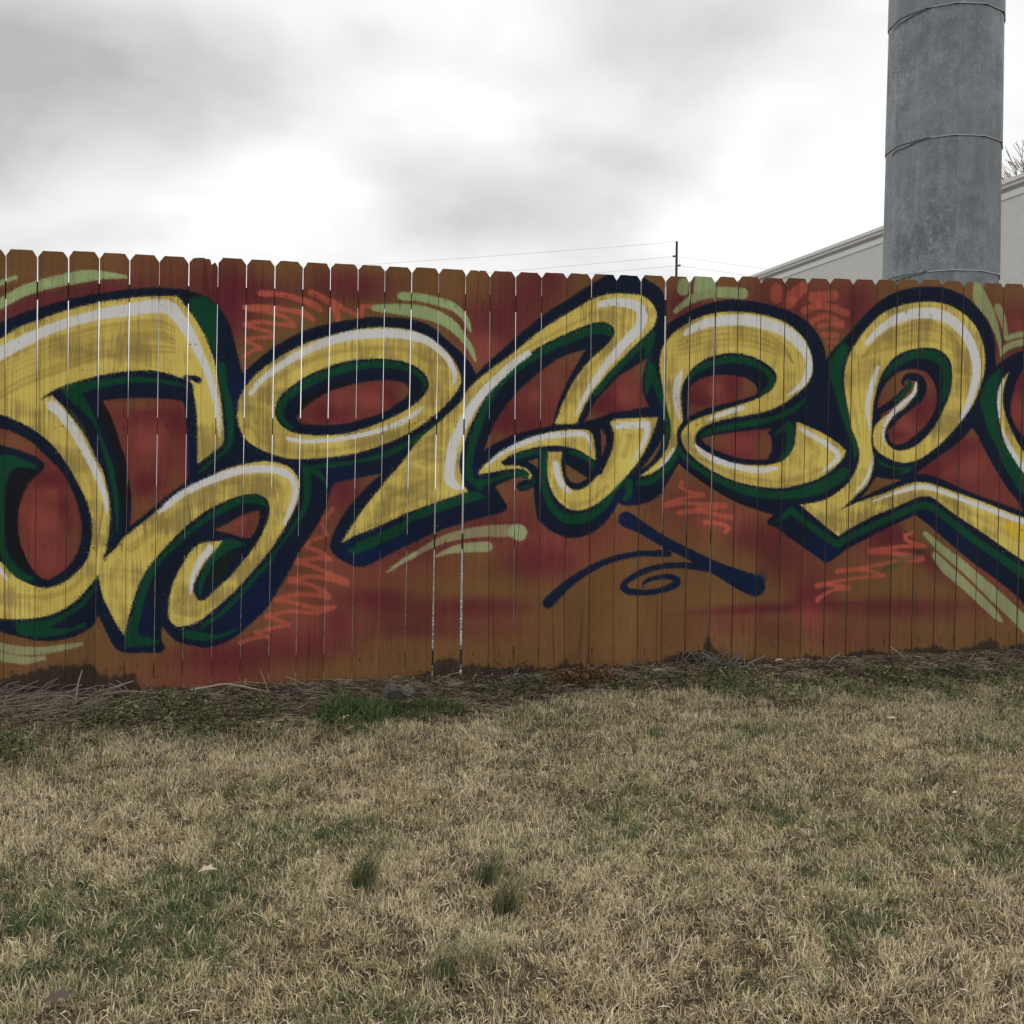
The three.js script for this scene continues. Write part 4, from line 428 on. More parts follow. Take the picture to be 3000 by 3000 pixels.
// rails and posts behind the boards
{ const sA = all[0].st, sB = all[all.length - 1].st, topLine = (s) => lerp(tops[6], tops[45], (s - gaps[0].st) / (gaps[40].st - gaps[0].st));
  for (const f of [0.088, 0.392, 0.672, 0.955]) for (let a = sA; a < sB - 0.1; a += 2.4) {
    const b = Math.min(sB, a + 2.395), y = (s) => lerp(topLine(s), base(s), f), g = new THREE.BoxGeometry(Math.hypot(b - a, y(b) - y(a)), 0.086, 0.038);
    const m = mesh('rail', g, rawWood, fence); m.position.set((a + b) / 2, (y(a) + y(b)) / 2, -TH - 0.0215); m.rotation.z = Math.atan2(y(b) - y(a), b - a);
  }
  for (const s of [sA + 0.01, sA + 2.4, sA + 4.8, sA + 7.2]) { const h = topLine(s) - base(s) - 0.05, m = mesh('post', new THREE.BoxGeometry(0.089, h + 0.3, 0.089), rawWood, fence); m.position.set(s, base(s) + h / 2 - 0.15, -TH - 0.0415 - 0.045); } }
//@@REST
// ------------------------------------------------------------------ behind the fence: steel pole, buildings, utility pole, wires, tree
function canvasMap(w, h, draw, rep, srgb = true) { const c = document.createElement('canvas'); c.width = w; c.height = h; const k = c.getContext('2d'); draw(k, w, h); const t = new THREE.CanvasTexture(c); t.wrapS = t.wrapT = THREE.RepeatWrapping; if (srgb) t.colorSpace = THREE.SRGBColorSpace; if (rep) t.repeat.set(...rep); return t; }
const lotY = (p) => { const [s, t] = st(p); return ground(s, t); };
{
  const Z = 9.6, c = atDepth(2741, 1452, Z), R = 0.497, y0 = lotY(c) - 0.1, N = 12, TURN = 0.06;
  const pole = group('steel_pole', c.x, y0, c.z); tag(pole, 'wide galvanized grey steel pole of stacked faceted sections rising behind the fence', 'steel pole');
  const zinc = noiseMap(512, (u, v) => {
    const a = wrapn(u, v, 24), b = wrapn(u, v, 6, 33), d = wrapn(u, v, 110, 11), st0 = wrapn(u, v * 0.1, 44, 5); let k = 0.50 + (a - 0.5) * 0.15 + (b - 0.5) * 0.16 + (d - 0.5) * 0.14 + (st0 - 0.5) * 0.11;
    if (d > 0.66 && a > 0.5) k += 0.06; if (d < 0.3) k -= 0.06; return [k * 0.955, k * 1.0, k * 1.035];
  });
  const steel = new THREE.MeshStandardMaterial({ map: zinc, roughness: 0.5, metalness: 0.45, bumpMap: zinc, bumpScale: 0.0015 }), bead = std([0.62, 0.63, 0.63], 0.5, { metalness: 0.3 });
  const front = Z - R, seamY = [5, 393, 790].map((py) => atDepth(2764, py, front).y - y0).sort((a, b) => a - b), step = (seamY[2] - seamY[0]) / 2;
  const seams = [seamY[0], seamY[1], seamY[2], seamY[2] + step, seamY[2] + 2 * step, seamY[2] + 3 * step], rad = (y) => R * (1.012 - 0.0045 * (y - 2)), edges = [0, ...seams, seams[5] + step];
  const prism = (ya, yb, ra, rb, u0, round = 0.10) => {                  // faceted shaft with rounded corners between faces
    const ring = []; for (let k = 0; k < N; k++) for (const d of [-0.5 + round, 0.5 - round]) ring.push(((k + d) / N) * 2 * Math.PI + TURN);
    const px = (a, r) => { const q = ((a - TURN) / (2 * Math.PI) * N), f = q - Math.round(q), rr2 = r * Math.cos(Math.PI / N) / Math.cos(f * 2 * Math.PI / N); return [Math.sin(a) * rr2, Math.cos(a) * rr2]; };
    const pos = [], uv = [], idx = []; for (const [y, r, v] of [[ya, ra, ya], [yb, rb, yb]]) for (let k = 0; k <= ring.length; k++) { const a = ring[k % ring.length] + (k === ring.length ? 2 * Math.PI : 0), [x, z] = px(a, r); pos.push(x, y, z); uv.push(a * r / 1.7 + u0, v / 1.7 + u0 * 0.37); }
    const m = ring.length + 1; for (let k = 0; k < ring.length; k++) idx.push(k, k + 1, m + k, k + 1, m + k + 1, m + k);
    const g = new THREE.BufferGeometry(); g.setAttribute('position', new THREE.Float32BufferAttribute(pos, 3)); g.setAttribute('uv', new THREE.Float32BufferAttribute(uv, 2)); g.setIndex(idx); const h = g.toNonIndexed(); h.computeVertexNormals(); return h;
  };
  for (let k = 0; k + 1 < edges.length; k++) { const g = prism(edges[k], edges[k + 1] - 0.0, rad(edges[k]) + 0.004, rad(edges[k + 1]) - 0.004, k * 0.31); mesh('pole_section', g, steel, pole); }
  seams.forEach((y, q) => {
    const pts = [], rag = []; for (let k = 0; k <= 96; k++) { const a = k / 96 * 2 * Math.PI, f = ((a - TURN) / (2 * Math.PI) * N), w = f - Math.round(f), r = (rad(y) + 0.004) * Math.cos(Math.PI / N) / Math.cos(w * 2 * Math.PI / N); pts.push(new THREE.Vector3(Math.sin(a) * r, y, Math.cos(a) * r)); }
    const arc = pts.filter((p) => Math.atan2(p.x, p.z) > -0.62 && Math.atan2(p.x, p.z) < 1.25).sort((a, b) => Math.atan2(a.x, a.z) - Math.atan2(b.x, b.z)).filter((p, i, l) => !i || p.distanceTo(l[i - 1]) > 1e-4);
    mesh('weld_seam', new THREE.TubeGeometry(new THREE.CatmullRomCurve3(arc), 60, 0.0038, 5), bead, pole);
    for (let k = 0; k <= 22; k++) { const a = -0.62 - k / 22 * 0.85, ff = ((a - TURN) / (2 * Math.PI) * N), r = (rad(y) + 0.006) * Math.cos(Math.PI / N) / Math.cos((ff - Math.round(ff)) * 2 * Math.PI / N), f = k / 22; rag.push(new THREE.Vector3(Math.sin(a) * r, y - f * 0.05 + (TAB[(q * 97 + k * 13) & 65535] - 0.5) * 0.012, Math.cos(a) * r)); }
    mesh('seam_flange', new THREE.TubeGeometry(new THREE.CatmullRomCurve3(rag), 44, 0.005, 5), steel, pole);
  });
}
const creamMap = canvasMap(1024, 1024, (k, w, h) => {
  k.fillStyle = '#d0cfcb'; k.fillRect(0, 0, w, h);
  for (let i = 0; i < 5000; i++) { k.globalAlpha = 0.05; k.fillStyle = rnd() < 0.5 ? '#a9a79f' : '#d2d0c8'; k.beginPath(); k.ellipse(rr(0, w), rr(0, h), rr(4, 40), rr(3, 16), 0, 0, 7); k.fill(); }
  const rows = 26; for (let r = 0; r < rows; r++) { const y = r * h / rows; for (let x = 0; x < w; x += 8) { k.globalAlpha = 0.10 + 0.25 * Math.max(0, vn(x * 0.02, r * 7) - 0.55); k.fillStyle = '#6f6d68'; k.fillRect(x, y, 8, 1.6); } for (let b = 0; b < 10; b++) { k.globalAlpha = 0.08; k.fillRect((b + (r % 2) / 2) * w / 10, y, 1.4, h / rows); } }
  for (let i = 0; i < 26; i++) { k.globalAlpha = 0.35; k.fillStyle = '#8d8a84'; k.fillRect(rr(0, w), rr(0, h), rr(6, 24), 1.6); } k.globalAlpha = 1;
});
{
  const a = atDepth(3000, 512, 19.8), dir = new THREE.Vector3((570 - 1500) / F, 0, -1).normalize(), out = new THREE.Vector3(-dir.z, 0, dir.x).multiplyScalar(-1);   // out: towards the lot (left of the wall)
  const near = a.clone().addScaledVector(dir, -9), len = 24, H = a.y - lotY(a) + 0.2, b = group('commercial_building', near.x, lotY(a) - 0.2, near.z);
  b.rotation.y = Math.atan2(-dir.z, dir.x); tag(b, 'pale grey painted masonry building with metal roof edge behind the steel pole', 'building');
  const box = (name, l, h, d, x, y, z, m) => { const o = mesh(name, new THREE.BoxGeometry(l, h, d), m, b); o.position.set(x, y, z); return o; };
  const side = out.clone().applyAxisAngle(new THREE.Vector3(0, 1, 0), -b.rotation.y).z > 0 ? 1 : -1, D = 14;
  const wallMat = new THREE.MeshStandardMaterial({ map: creamMap, bumpMap: creamMap, bumpScale: 0.004, roughness: 0.85 });
  const wg = new THREE.BoxGeometry(len, H - 0.34, D); { const u = wg.attributes.uv, p = wg.attributes.position, n = wg.attributes.normal; for (let i = 0; i < u.count; i++) u.setXY(i, (Math.abs(n.getX(i)) > 0.5 ? p.getZ(i) : p.getX(i)) / 2, p.getY(i) / 2); }
  mesh('wall', wg, wallMat, b).position.set(len / 2, (H - 0.34) / 2, -side * D / 2);
  const trim = std([0.70, 0.70, 0.67], 0.6), trimDark = trim;
  box('frieze_board', len + 0.02, 0.115, D + 0.05, len / 2, H - 0.34 + 0.0575, -side * D / 2, trim);
  box('soffit_board', len - 0.02, 0.085, D - 0.16, len / 2, H - 0.225 + 0.0425, -side * D / 2, trimDark);
  box('gutter', len + 0.08, 0.065, D + 0.12, len / 2, H - 0.14 + 0.0325, -side * D / 2, trimDark);
  box('roof_edge', len + 0.16, 0.075, D + 0.22, len / 2, H - 0.075 + 0.0375, -side * D / 2, trim);
  const w2 = atDepth(1925, 825, 41), lo = lotY(w2), g2 = group('white_building', w2.x, lo, w2.z); tag(g2, 'low white flat roofed building peeking over the fence beside the thin utility pole', 'building');
  const bx = (name, l, h, d, x, y, z, m) => { const o = mesh(name, new THREE.BoxGeometry(l, h, d), m, g2); o.position.set(x, y, z); };
  const hh = w2.y - lo; bx('wall', 3.4, hh - 0.16, 6, 1.7, (hh - 0.16) / 2, -3, std([0.72, 0.72, 0.69], 0.8)); bx('roof_edge', 3.5, 0.16, 6.1, 1.7, hh - 0.08, -3, std([0.42, 0.42, 0.41], 0.7));
}
const wireMat = std([0.16, 0.16, 0.16], 0.7);
{
  const Z = 62, top = atDepth(1983, 707, Z), y0 = lotY(top), p = group('utility_pole', top.x, y0, top.z); tag(p, 'slim dark utility pole with thin wires behind the fence', 'utility pole');
  const h = top.y - y0; mesh('shaft', new THREE.CylinderGeometry(0.068, 0.10, h, 10), std([0.055, 0.045, 0.04], 0.9), p).position.set(0, h / 2, 0);
  for (const [py, sd] of [[751, -1], [778, 1]]) { const q = atDepth(1983, py, Z), m = mesh('insulator', new THREE.CylinderGeometry(0.05, 0.07, 0.2, 8), std([0.12, 0.1, 0.09], 0.6), p); m.position.set(sd * 0.13, q.y - y0, 0.02); m.rotation.z = Math.PI / 2; }
  const wire = (label, a, b, sag) => { const pa = atDepth(...a), pb = atDepth(...b), pts = []; for (let i = 0; i <= 16; i++) { const f = i / 16, v = pa.clone().lerp(pb, f); v.y -= sag * 4 * f * (1 - f); pts.push(v); } tag(mesh('overhead_wire', new THREE.TubeGeometry(new THREE.CatmullRomCurve3(pts), 40, 0.006, 4), wireMat), label, 'wire', 'overhead wires at the utility pole'); };
  wire('topmost thin wire reaching the tip of the utility pole', [1980, 709, Z], [-600, 868, 66], 0.25); wire('thin wire below the topmost on the side away from the building', [1978, 751, Z], [-600, 936, 66], 0.3); wire('lowest thin wire on the side away from the building', [1978, 779, Z], [-600, 960, 66], 0.3);
  wire('upper thin wire running from the utility pole toward the pale building', [1988, 752, Z], [3300, 905, 66], 0.2); wire('lower thin wire running from the utility pole toward the pale building', [1988, 778, Z], [3300, 935, 66], 0.2);
}
{ // bare tree beyond the building
  const c = atDepth(3120, 1456, 37), tr = group('bare_tree', c.x, lotY(c) - 0.1, c.z); tag(tr, 'leafless tree with fine pale twigs showing above the building roof', 'tree');
  const segs = [[], []]; const H = atDepth(3000, 400, 37).y - lotY(c);
  const tube = (a, b, ra, rb) => { const g = new THREE.CylinderGeometry(rb, ra, a.distanceTo(b), ra > 0.05 ? 7 : 4, 1, true); g.applyQuaternion(new THREE.Quaternion().setFromUnitVectors(new THREE.Vector3(0, 1, 0), b.clone().sub(a).normalize())); const m = a.clone().lerp(b, 0.5); g.translate(m.x, m.y, m.z); return g; };
  const grow = (p, d, len, r, lv) => { const q = p.clone().addScaledVector(d, len); segs[lv < 2 ? 0 : 1].push(tube(p, q, r, r * 0.8)); if (lv > 6) return; const n = lv < 1 ? 4 : lv < 6 || rnd() < 0.6 ? 3 : 2; for (let i = 0; i < n; i++) { const e = d.clone().add(new THREE.Vector3(rr(-1, 1), rr(-0.15, 0.55), rr(-1, 1)).multiplyScalar(lv ? 0.62 : 0.5)).normalize(); grow(q, e, len * rr(0.66, 0.86), Math.max(0.013, r * rr(0.5, 0.7)), lv + 1); } };
  grow(new THREE.Vector3(0, 0, 0), new THREE.Vector3(0.02, 1, 0).normalize(), H * 0.3, 0.26, 0);
  const bark = std([0.22, 0.19, 0.165], 0.95); const tg = segs.map((l) => mergeGeometries(l)); tg[1].computeBoundingBox(); const k = H / tg[1].boundingBox.max.y; tg.forEach((g) => g.scale(k, k, k)); mesh('trunk', tg[0], bark, tr); mesh('crown', tg[1], bark, tr);
}

// ------------------------------------------------------------------ ground cover
const inView = (p, m = 260) => { const q = toPixel(p); return q && q[0] > -m && q[0] < 3000 + m && q[1] > 1600 && q[1] < 3000 + m * 1.2 ? q : null; };
function blade(len, w, lean, az, x, z, bend) {                            // a curved ribbon of three triangles
  const d = [Math.cos(az), Math.sin(az)], n = [-d[1] * w / 2, d[0] * w / 2], a1 = lean, a2 = lean + bend, h1 = Math.cos(a1) * len * 0.55, o1 = Math.sin(a1) * len * 0.55, h2 = h1 + Math.cos(a2) * len * 0.45, o2 = o1 + Math.sin(a2) * len * 0.45;
  const v = [[x - n[0], 0, z - n[1]], [x + n[0], 0, z + n[1]], [x + d[0] * o1 - n[0] * 0.8, h1, z + d[1] * o1 - n[1] * 0.8], [x + d[0] * o1 + n[0] * 0.8, h1, z + d[1] * o1 + n[1] * 0.8], [x + d[0] * o2, Math.max(0.002, h2), z + d[1] * o2]];
  return [v[0], v[1], v[2], v[1], v[3], v[2], v[2], v[3], v[4]];
}
function tuftGeo(n, spread, len, width, lean, tint) { const pos = [], col = []; for (let i = 0; i < n; i++) { const a = rr(0, 6.283), r = spread * Math.sqrt(rnd()), t = blade(rr(...len), rr(...width), rr(...lean), rr(0, 6.283), Math.cos(a) * r, Math.sin(a) * r, rr(-0.2, 0.9)), c = tint(); for (const p of t) { pos.push(...p); col.push(...c); } } const g = new THREE.BufferGeometry(); g.setAttribute('position', new THREE.Float32BufferAttribute(pos, 3)); g.setAttribute('color', new THREE.Float32BufferAttribute(col, 3)); g.computeVertexNormals(); return g; }
const grassMat = new THREE.MeshPhysicalMaterial({ color: 0xffffff, vertexColors: true, roughness: 0.8, side: THREE.DoubleSide, specularIntensity: 0.4 });
const strawTint = () => 1;
const greenTint = () => { const k = rr(0.6, 1.2); return [k, k, k * rr(0.8, 1.1)]; };
// where the photograph shows green patches: [px, py, rx, ry, strength]
const greenZones = [[480, 2760, 260, 130, 0.8], [80, 2620, 160, 130, 0.75], [330, 2880, 240, 80, 0.7], [560, 2590, 140, 50, 0.7], [150, 2230, 260, 60, 0.45], [700, 2330, 200, 50, 0.35], [1340, 2080, 110, 22, 0.8], [1050, 2095, 120, 40, 0.95], [1230, 2090, 120, 30, 0.7], [1500, 2240, 60, 20, 0.5], [1230, 2245, 120, 40, 0.4], [2450, 2520, 160, 70, 0.4], [2200, 2360, 180, 60, 0.35], [2900, 2560, 120, 110, 0.4], [2500, 2700, 120, 60, 0.35], [1050, 2430, 90, 30, 0.4], [950, 2450, 150, 60, 0.3], [1230, 2990, 120, 40, 0.6], [2150, 2880, 120, 60, 0.35], [20, 2950, 140, 80, 0.5], [2860, 2180, 160, 40, 0.35], [1700, 2600, 120, 40, 0.2], [600, 2200, 400, 30, 0.3]];
const zone = (list, q) => { let m = 0; for (const z of list) { const d = ((q[0] - z[0]) / z[2]) ** 2 + ((q[1] - z[1]) / z[3]) ** 2; if (d < 2.2) m = Math.max(m, z[4] * (1 - d / 2.2)); } return m; };
function scatter(parentName, label, category, geos, mat, list) {           // list: [point, scale, turn, tiltX, tiltZ, color]
  const g = group(parentName); tag(g, label, category, null, 'stuff'); const by = geos.map(() => []); list.forEach((e, i) => by[i % geos.length].push(e)); const m4 = new THREE.Matrix4(), e3 = new THREE.Euler(), q = new THREE.Quaternion(), col = new THREE.Color();
  by.forEach((l, i) => { if (!l.length) return; const im = new THREE.InstancedMesh(geos[i], mat, l.length); im.name = 'patch'; im.castShadow = im.receiveShadow = true; l.forEach(([p, sc, turn, tx, tz, c], k) => { q.setFromEuler(e3.set(tx, turn, tz, 'YXZ')); const s3 = Array.isArray(sc) ? new THREE.Vector3(...sc) : new THREE.Vector3(sc, sc, sc); im.setMatrixAt(k, m4.compose(p, q, s3)); im.setColorAt(k, col.setRGB(...c)); }); g.add(im); });
  return g;
}
{
  const green = [], thatch = [], weeds = [], step = 0.021;
  const MAXB = 640000, bp = new Float32Array(MAXB * 15), bc = new Float32Array(MAXB * 15), bi = new Uint32Array(MAXB * 9); let nb = 0;
  const addBlade = (p, len, w, lean, az, bend, c) => {
    if (nb >= MAXB) return; const dx = Math.cos(az), dz = Math.sin(az), nx = -dz * w / 2, nz = dx * w / 2, h1 = Math.cos(lean) * len * 0.55, o1 = Math.sin(lean) * len * 0.55, h2 = Math.max(0.002, h1 + Math.cos(lean + bend) * len * 0.45), o2 = o1 + Math.sin(lean + bend) * len * 0.45, tw = rr(-0.4, 0.4) * w;
    bp.set([p.x - nx, p.y, p.z - nz, p.x + nx, p.y, p.z + nz, p.x + dx * o1 - nx, p.y + h1 + tw, p.z + dz * o1 - nz, p.x + dx * o1 + nx, p.y + h1 - tw, p.z + dz * o1 + nz, p.x + dx * o2, p.y + h2, p.z + dz * o2], nb * 15);
    for (let k = 0; k < 5; k++) bc.set(c, nb * 15 + k * 3); const v = nb * 5; bi.set([v, v + 1, v + 2, v + 1, v + 3, v + 2, v + 2, v + 3, v + 4], nb * 9); nb++;
  };
  const weedZones = [[330, 2100, 110, 45, 1], [480, 2110, 200, 40, 0.8], [650, 2130, 170, 50, 1], [740, 2110, 60, 40, 1], [15, 2190, 60, 60, 1], [130, 2160, 160, 30, 0.5], [420, 2060, 90, 25, 0.7], [980, 2080, 40, 40, 0.8], [1000, 2140, 60, 30, 0.6], [1530, 2030, 90, 14, 0.7], [1900, 2020, 120, 22, 0.7], [2130, 2010, 150, 28, 0.95], [2300, 2055, 110, 22, 0.5], [2600, 1998, 150, 24, 0.95], [2900, 2000, 150, 26, 0.9], [2750, 2035, 160, 26, 0.7], [2500, 2020, 110, 22, 0.6], [1250, 1985, 60, 12, 0.6], [1330, 1990, 80, 12, 0.5], [2970, 2070, 60, 30, 0.5], [950, 2230, 20, 10, .6]];
  for (let t = 0.03; t < 4.6; t += step) for (let s = -3.7; s < 4.6; s += step) {
    const ss = s + rr(-0.5, 0.5) * step, tt = t + rr(-0.5, 0.5) * step, p = place(ss, ground(ss, tt) - 0.002, tt), q = inView(p); if (!q) { continue; }
    const edgeT = 0.62 + (fbm(ss * 1.4 + 8, 2, 3) - 0.5) * 0.5 + (q[0] < 1500 ? 0.12 : 0), lawnness = sstep(edgeT - 0.16, edgeT + 0.12, tt);
    const gz = zone(greenZones, q), wz = zone(weedZones, q), n1 = fbm(ss * 2.3 + 30, tt * 2.3 + 5, 4), n2 = fbm(ss * 9 + 3, tt * 9 + 60, 3);
    if (wz > 0 && tt > 0.07 && rnd() < wz * 0.85 * sstep(0.3, 0.62, n2)) weeds.push([p, rr(0.45, 1.7), rr(0, 6.28), rr(-0.3, 0.3), rr(-0.3, 0.3), ((k) => rnd() < 0.22 ? [0.22 * k, 0.18 * k, 0.10 * k] : [0.095 * k, 0.118 * k, 0.052 * k])(rr(0.6, 1.4) * (0.8 + n2 * 0.5))]);
    if (rnd() < lawnness * (1 - 0.55 * wz) * 0.98) {
      const gm = clamp(gz * 0.8 + (n1 - 0.6) * 1.2 + (n2 - 0.5) * 0.7, 0, 0.9);
      if (rnd() < gm * 0.85) green.push([p, rr(0.7, 1.15), rr(0, 6.28), rr(-0.25, 0.25), rr(-0.25, 0.25), ((k) => rnd() < 0.25 ? [0.26 * k, 0.28 * k, 0.14 * k] : [0.10 * k, 0.142 * k, 0.058 * k])(rr(0.7, 1.35))]);
      else {
        const clump = fbm(ss * 24, tt * 24, 3), n = Math.round((7 + 30 * sstep(0.42, 0.64, clump)) * (0.75 + 0.5 * n2)), gr = fbm(ss * 1.1 + 90, tt * 1.1, 2), sweep = fbm(ss * 4 + 7, tt * 4, 2) * 12, big = 0.72 + 0.6 * clump, tone = 0.98 + n1 * 0.36 + (n2 - 0.5) * 0.6 + (clump - 0.5) * 0.3, olive = clamp(0.2 + (n1 - 0.5) * 1.2 + gz * 0.4, 0.05, 0.5);
        for (let i = 0; i < n; i++) {
          const a = rr(0, 6.283), rad = 0.022 * Math.sqrt(rnd()), bpnt = new THREE.Vector3(p.x + Math.cos(a) * rad, p.y - 0.001, p.z + Math.sin(a) * rad), r0 = rnd(), k = Math.min(rr(0.35, 1.3) * tone, 1.2), og = rnd() < olive;
          const c = og ? [0.235 * k, 0.235 * k, 0.105 * k] : r0 < 0.27 ? [0.23 * k, 0.165 * k, 0.10 * k] : r0 < 0.37 ? [0.80 * k, 0.70 * k, 0.52 * k] : [lerp(0.62, 0.56, gr) * k, lerp(0.515, 0.485, gr) * k, lerp(0.32, 0.30, gr) * k];
          addBlade(bpnt, (rnd() < 0.12 ? rr(0.035, 0.058) : rr(0.012, 0.038)) * big, rr(0.0013, 0.003), r0 < 0.42 ? rr(0.85, 1.5) : rr(0.1, 1.1), rnd() < 0.35 ? sweep + rr(-0.9, 0.9) : rr(0, 6.283), rr(-0.3, 0.9), c);
        }
      }
    }
    if (lawnness < 0.95 && tt < 1.15 && rnd() < (1 - lawnness) * 0.7 * (1 - 0.5 * wz)) thatch.push([p.clone().setY(p.y + rr(0.002, 0.016)), [rr(0.5, 1.5), 1, 1], rnd() < 0.45 ? YAW + rr(-0.6, 0.6) + (rnd() < 0.5 ? Math.PI : 0) : rr(0, 6.28), rr(-0.12, 0.12), rr(-0.05, 0.07), ((k) => rnd() < 0.55 ? [0.10 * k, 0.076 * k, 0.056 * k] : [0.36 * k, 0.29 * k, 0.20 * k])(rr(0.4, 1.2))]);
  }
  const strawGeos = []; for (let i = 0; i < 6; i++) { const n = i % 3 === 2 ? 1 : 3, parts = []; for (let k = 0; k < n; k++) { const L = rr(0.03, 0.15), y = rr(-0.004, 0.01), z = rr(-0.03, 0.03), c = new THREE.CatmullRomCurve3([new THREE.Vector3(-L / 2, y, z), new THREE.Vector3(-L * 0.1, y + rr(-0.006, 0.012), z + rr(-0.014, 0.014)), new THREE.Vector3(L * 0.25, y + rr(-0.004, 0.012), z + rr(-0.02, 0.02)), new THREE.Vector3(L / 2, y + rr(-0.004, 0.02), z + rr(-0.03, 0.03))]); parts.push(new THREE.TubeGeometry(c, 5, rr(0.0007, 0.0017), 3)); } const g = mergeGeometries(parts); g.deleteAttribute('uv'); const col = []; for (let v = 0; v < g.attributes.position.count; v++) col.push(1, 1, 1); g.setAttribute('color', new THREE.Float32BufferAttribute(col, 3)); strawGeos.push(g); }
  const weedGeos = []; for (let i = 0; i < 4; i++) { const pos = [], col = []; for (let k = 0; k < 13; k++) { const a = rr(0, 6.28), r = 0.04 * Math.sqrt(rnd()), h = rr(0.008, 0.048), sz = rr(0.003, 0.009), tx = rr(-0.6, 0.6), tz = rr(-0.6, 0.6), x = Math.cos(a) * r, z = Math.sin(a) * r, u = [Math.cos(a) * sz, tx * sz, Math.sin(a) * sz], v = [-Math.sin(a) * sz * 0.6, tz * sz, Math.cos(a) * sz * 0.6], P = (i1, j1) => [x + u[0] * i1 + v[0] * j1, h + u[1] * i1 + v[1] * j1, z + u[2] * i1 + v[2] * j1], o = [P(-1, 0), P(-0.2, 0.8), P(1, 0), P(-0.2, -0.8)], c = greenTint(); for (const q of [o[0], o[1], o[2], o[0], o[2], o[3]]) { pos.push(...q); col.push(...c); } } const g = new THREE.BufferGeometry(); g.setAttribute('position', new THREE.Float32BufferAttribute(pos, 3)); g.setAttribute('color', new THREE.Float32BufferAttribute(col, 3)); g.computeVertexNormals(); weedGeos.push(g); }
  const greenTufts = []; for (let i = 0; i < 4; i++) greenTufts.push(tuftGeo(16, 0.03, [0.02, 0.058], [0.0014, 0.003], [0.1, 1.2], greenTint));
  console.log('blades', nb, 'green', green.length, 'thatch', thatch.length, 'weeds', weeds.length);
  { const g = new THREE.BufferGeometry(); g.setAttribute('position', new THREE.BufferAttribute(bp.subarray(0, nb * 15), 3)); g.setAttribute('color', new THREE.BufferAttribute(bc.subarray(0, nb * 15), 3)); g.setIndex(new THREE.BufferAttribute(bi.subarray(0, nb * 9), 1)); tag(mesh('dry_grass', g, new THREE.MeshStandardMaterial({ vertexColors: true, roughness: 0.75, side: THREE.DoubleSide, flatShading: true })), 'short dry straw coloured winter grass covering the lawn', 'grass', null, 'stuff'); }
  scatter('green_grass', 'short green grass growing in patches through the dry lawn', 'grass', greenTufts, grassMat, green);
  scatter('straw_litter', 'dead straw and thin stems littering the soil along the fence foot', 'straw', strawGeos, grassMat, thatch);
  scatter('creeping_weeds', 'low leafy green weeds creeping in front of the straw litter', 'weeds', weedGeos, grassMat, weeds);
  // rust-brown dead fern leaves
  const fern = []; for (let i = 0; i < 170; i++) { const q = onGround(1705 + (rnd() + rnd() - 1) * 130, 2002 + (rnd() + rnd() - 1) * 22); q.y += rr(0.0, 0.022); fern.push([q, rr(0.7, 1.5), rr(0, 6.28), rr(-0.9, 0.9), rr(-0.9, 0.9), ((k) => [0.22 * k, 0.115 * k, 0.055 * k])(rr(0.35, 1.15))]); }
  scatter('dead_fern_litter', 'rust brown dead leaf litter heaped below the navy flourish', 'leaf litter', weedGeos, grassMat, fern);
}
// taller single tufts in the lawn
{
  const spots = [[1062, 2603, 0.20, 190, 0.35, 'dark green upright grass tuft standing alone in the dry lawn'], [1425, 2588, 0.19, 140, 0.5, 'dark green grass tuft leaning just behind a paler wider tuft'], [1478, 2672, 0.19, 170, 0.5, 'yellow tipped green grass tuft in front of the dark leaning tuft'], [1290, 2862, 0.18, 100, 0.55, 'sparse pale green grass tuft with long bent tips'], [1405, 2828, 0.16, 70, 0.55, 'small thin green grass tuft beside the sparse pale one']];
  for (const [px, py, h, n, lean, label] of spots) {
    const c = onGround(px, py), pos = [], col = [];
    for (let i = 0; i < n * 1.5; i++) { const a = rr(0, 6.28), r = 0.045 * Math.sqrt(rnd()), az = rr(-0.7, 0.7), dryTip = rnd() < 0.3, k = rr(0.6, 1.25), cc = dryTip ? [0.50 * k, 0.48 * k, 0.24 * k] : [0.135 * k, 0.195 * k, 0.10 * k]; const L = h * rr(0.55, 1.15), w = rr(0.002, 0.0034), segs = 4; let x = Math.cos(a) * r, y = -0.004, z = Math.sin(a) * r, ang = rr(0, 0.22), d = [Math.cos(az), Math.sin(az) * -0.6], prev = null;
      for (let k2 = 0; k2 <= segs; k2++) { const ww = w * (1 - k2 / (segs + 0.4)) / 2, cur = [[x - d[1] * ww, y, z + d[0] * ww], [x + d[1] * ww + ww * 0.6, y, z - d[0] * ww]]; if (prev) { for (const v of [prev[0], prev[1], cur[0], prev[1], cur[1], cur[0]]) { pos.push(...v); col.push(...cc); } } prev = cur; x += d[0] * Math.sin(ang) * L / segs; z += d[1] * Math.sin(ang) * L / segs; y += Math.cos(ang) * L / segs; ang += lean * rr(0.3, 1.2); } }
    const g = new THREE.BufferGeometry(); g.setAttribute('position', new THREE.Float32BufferAttribute(pos, 3)); g.setAttribute('color', new THREE.Float32BufferAttribute(col, 3)); g.computeVertexNormals();
    const m = mesh('grass_tuft', g, grassMat); m.position.copy(c); tag(m, label, 'grass tuft', 'taller tufts in the lawn');
  }
}
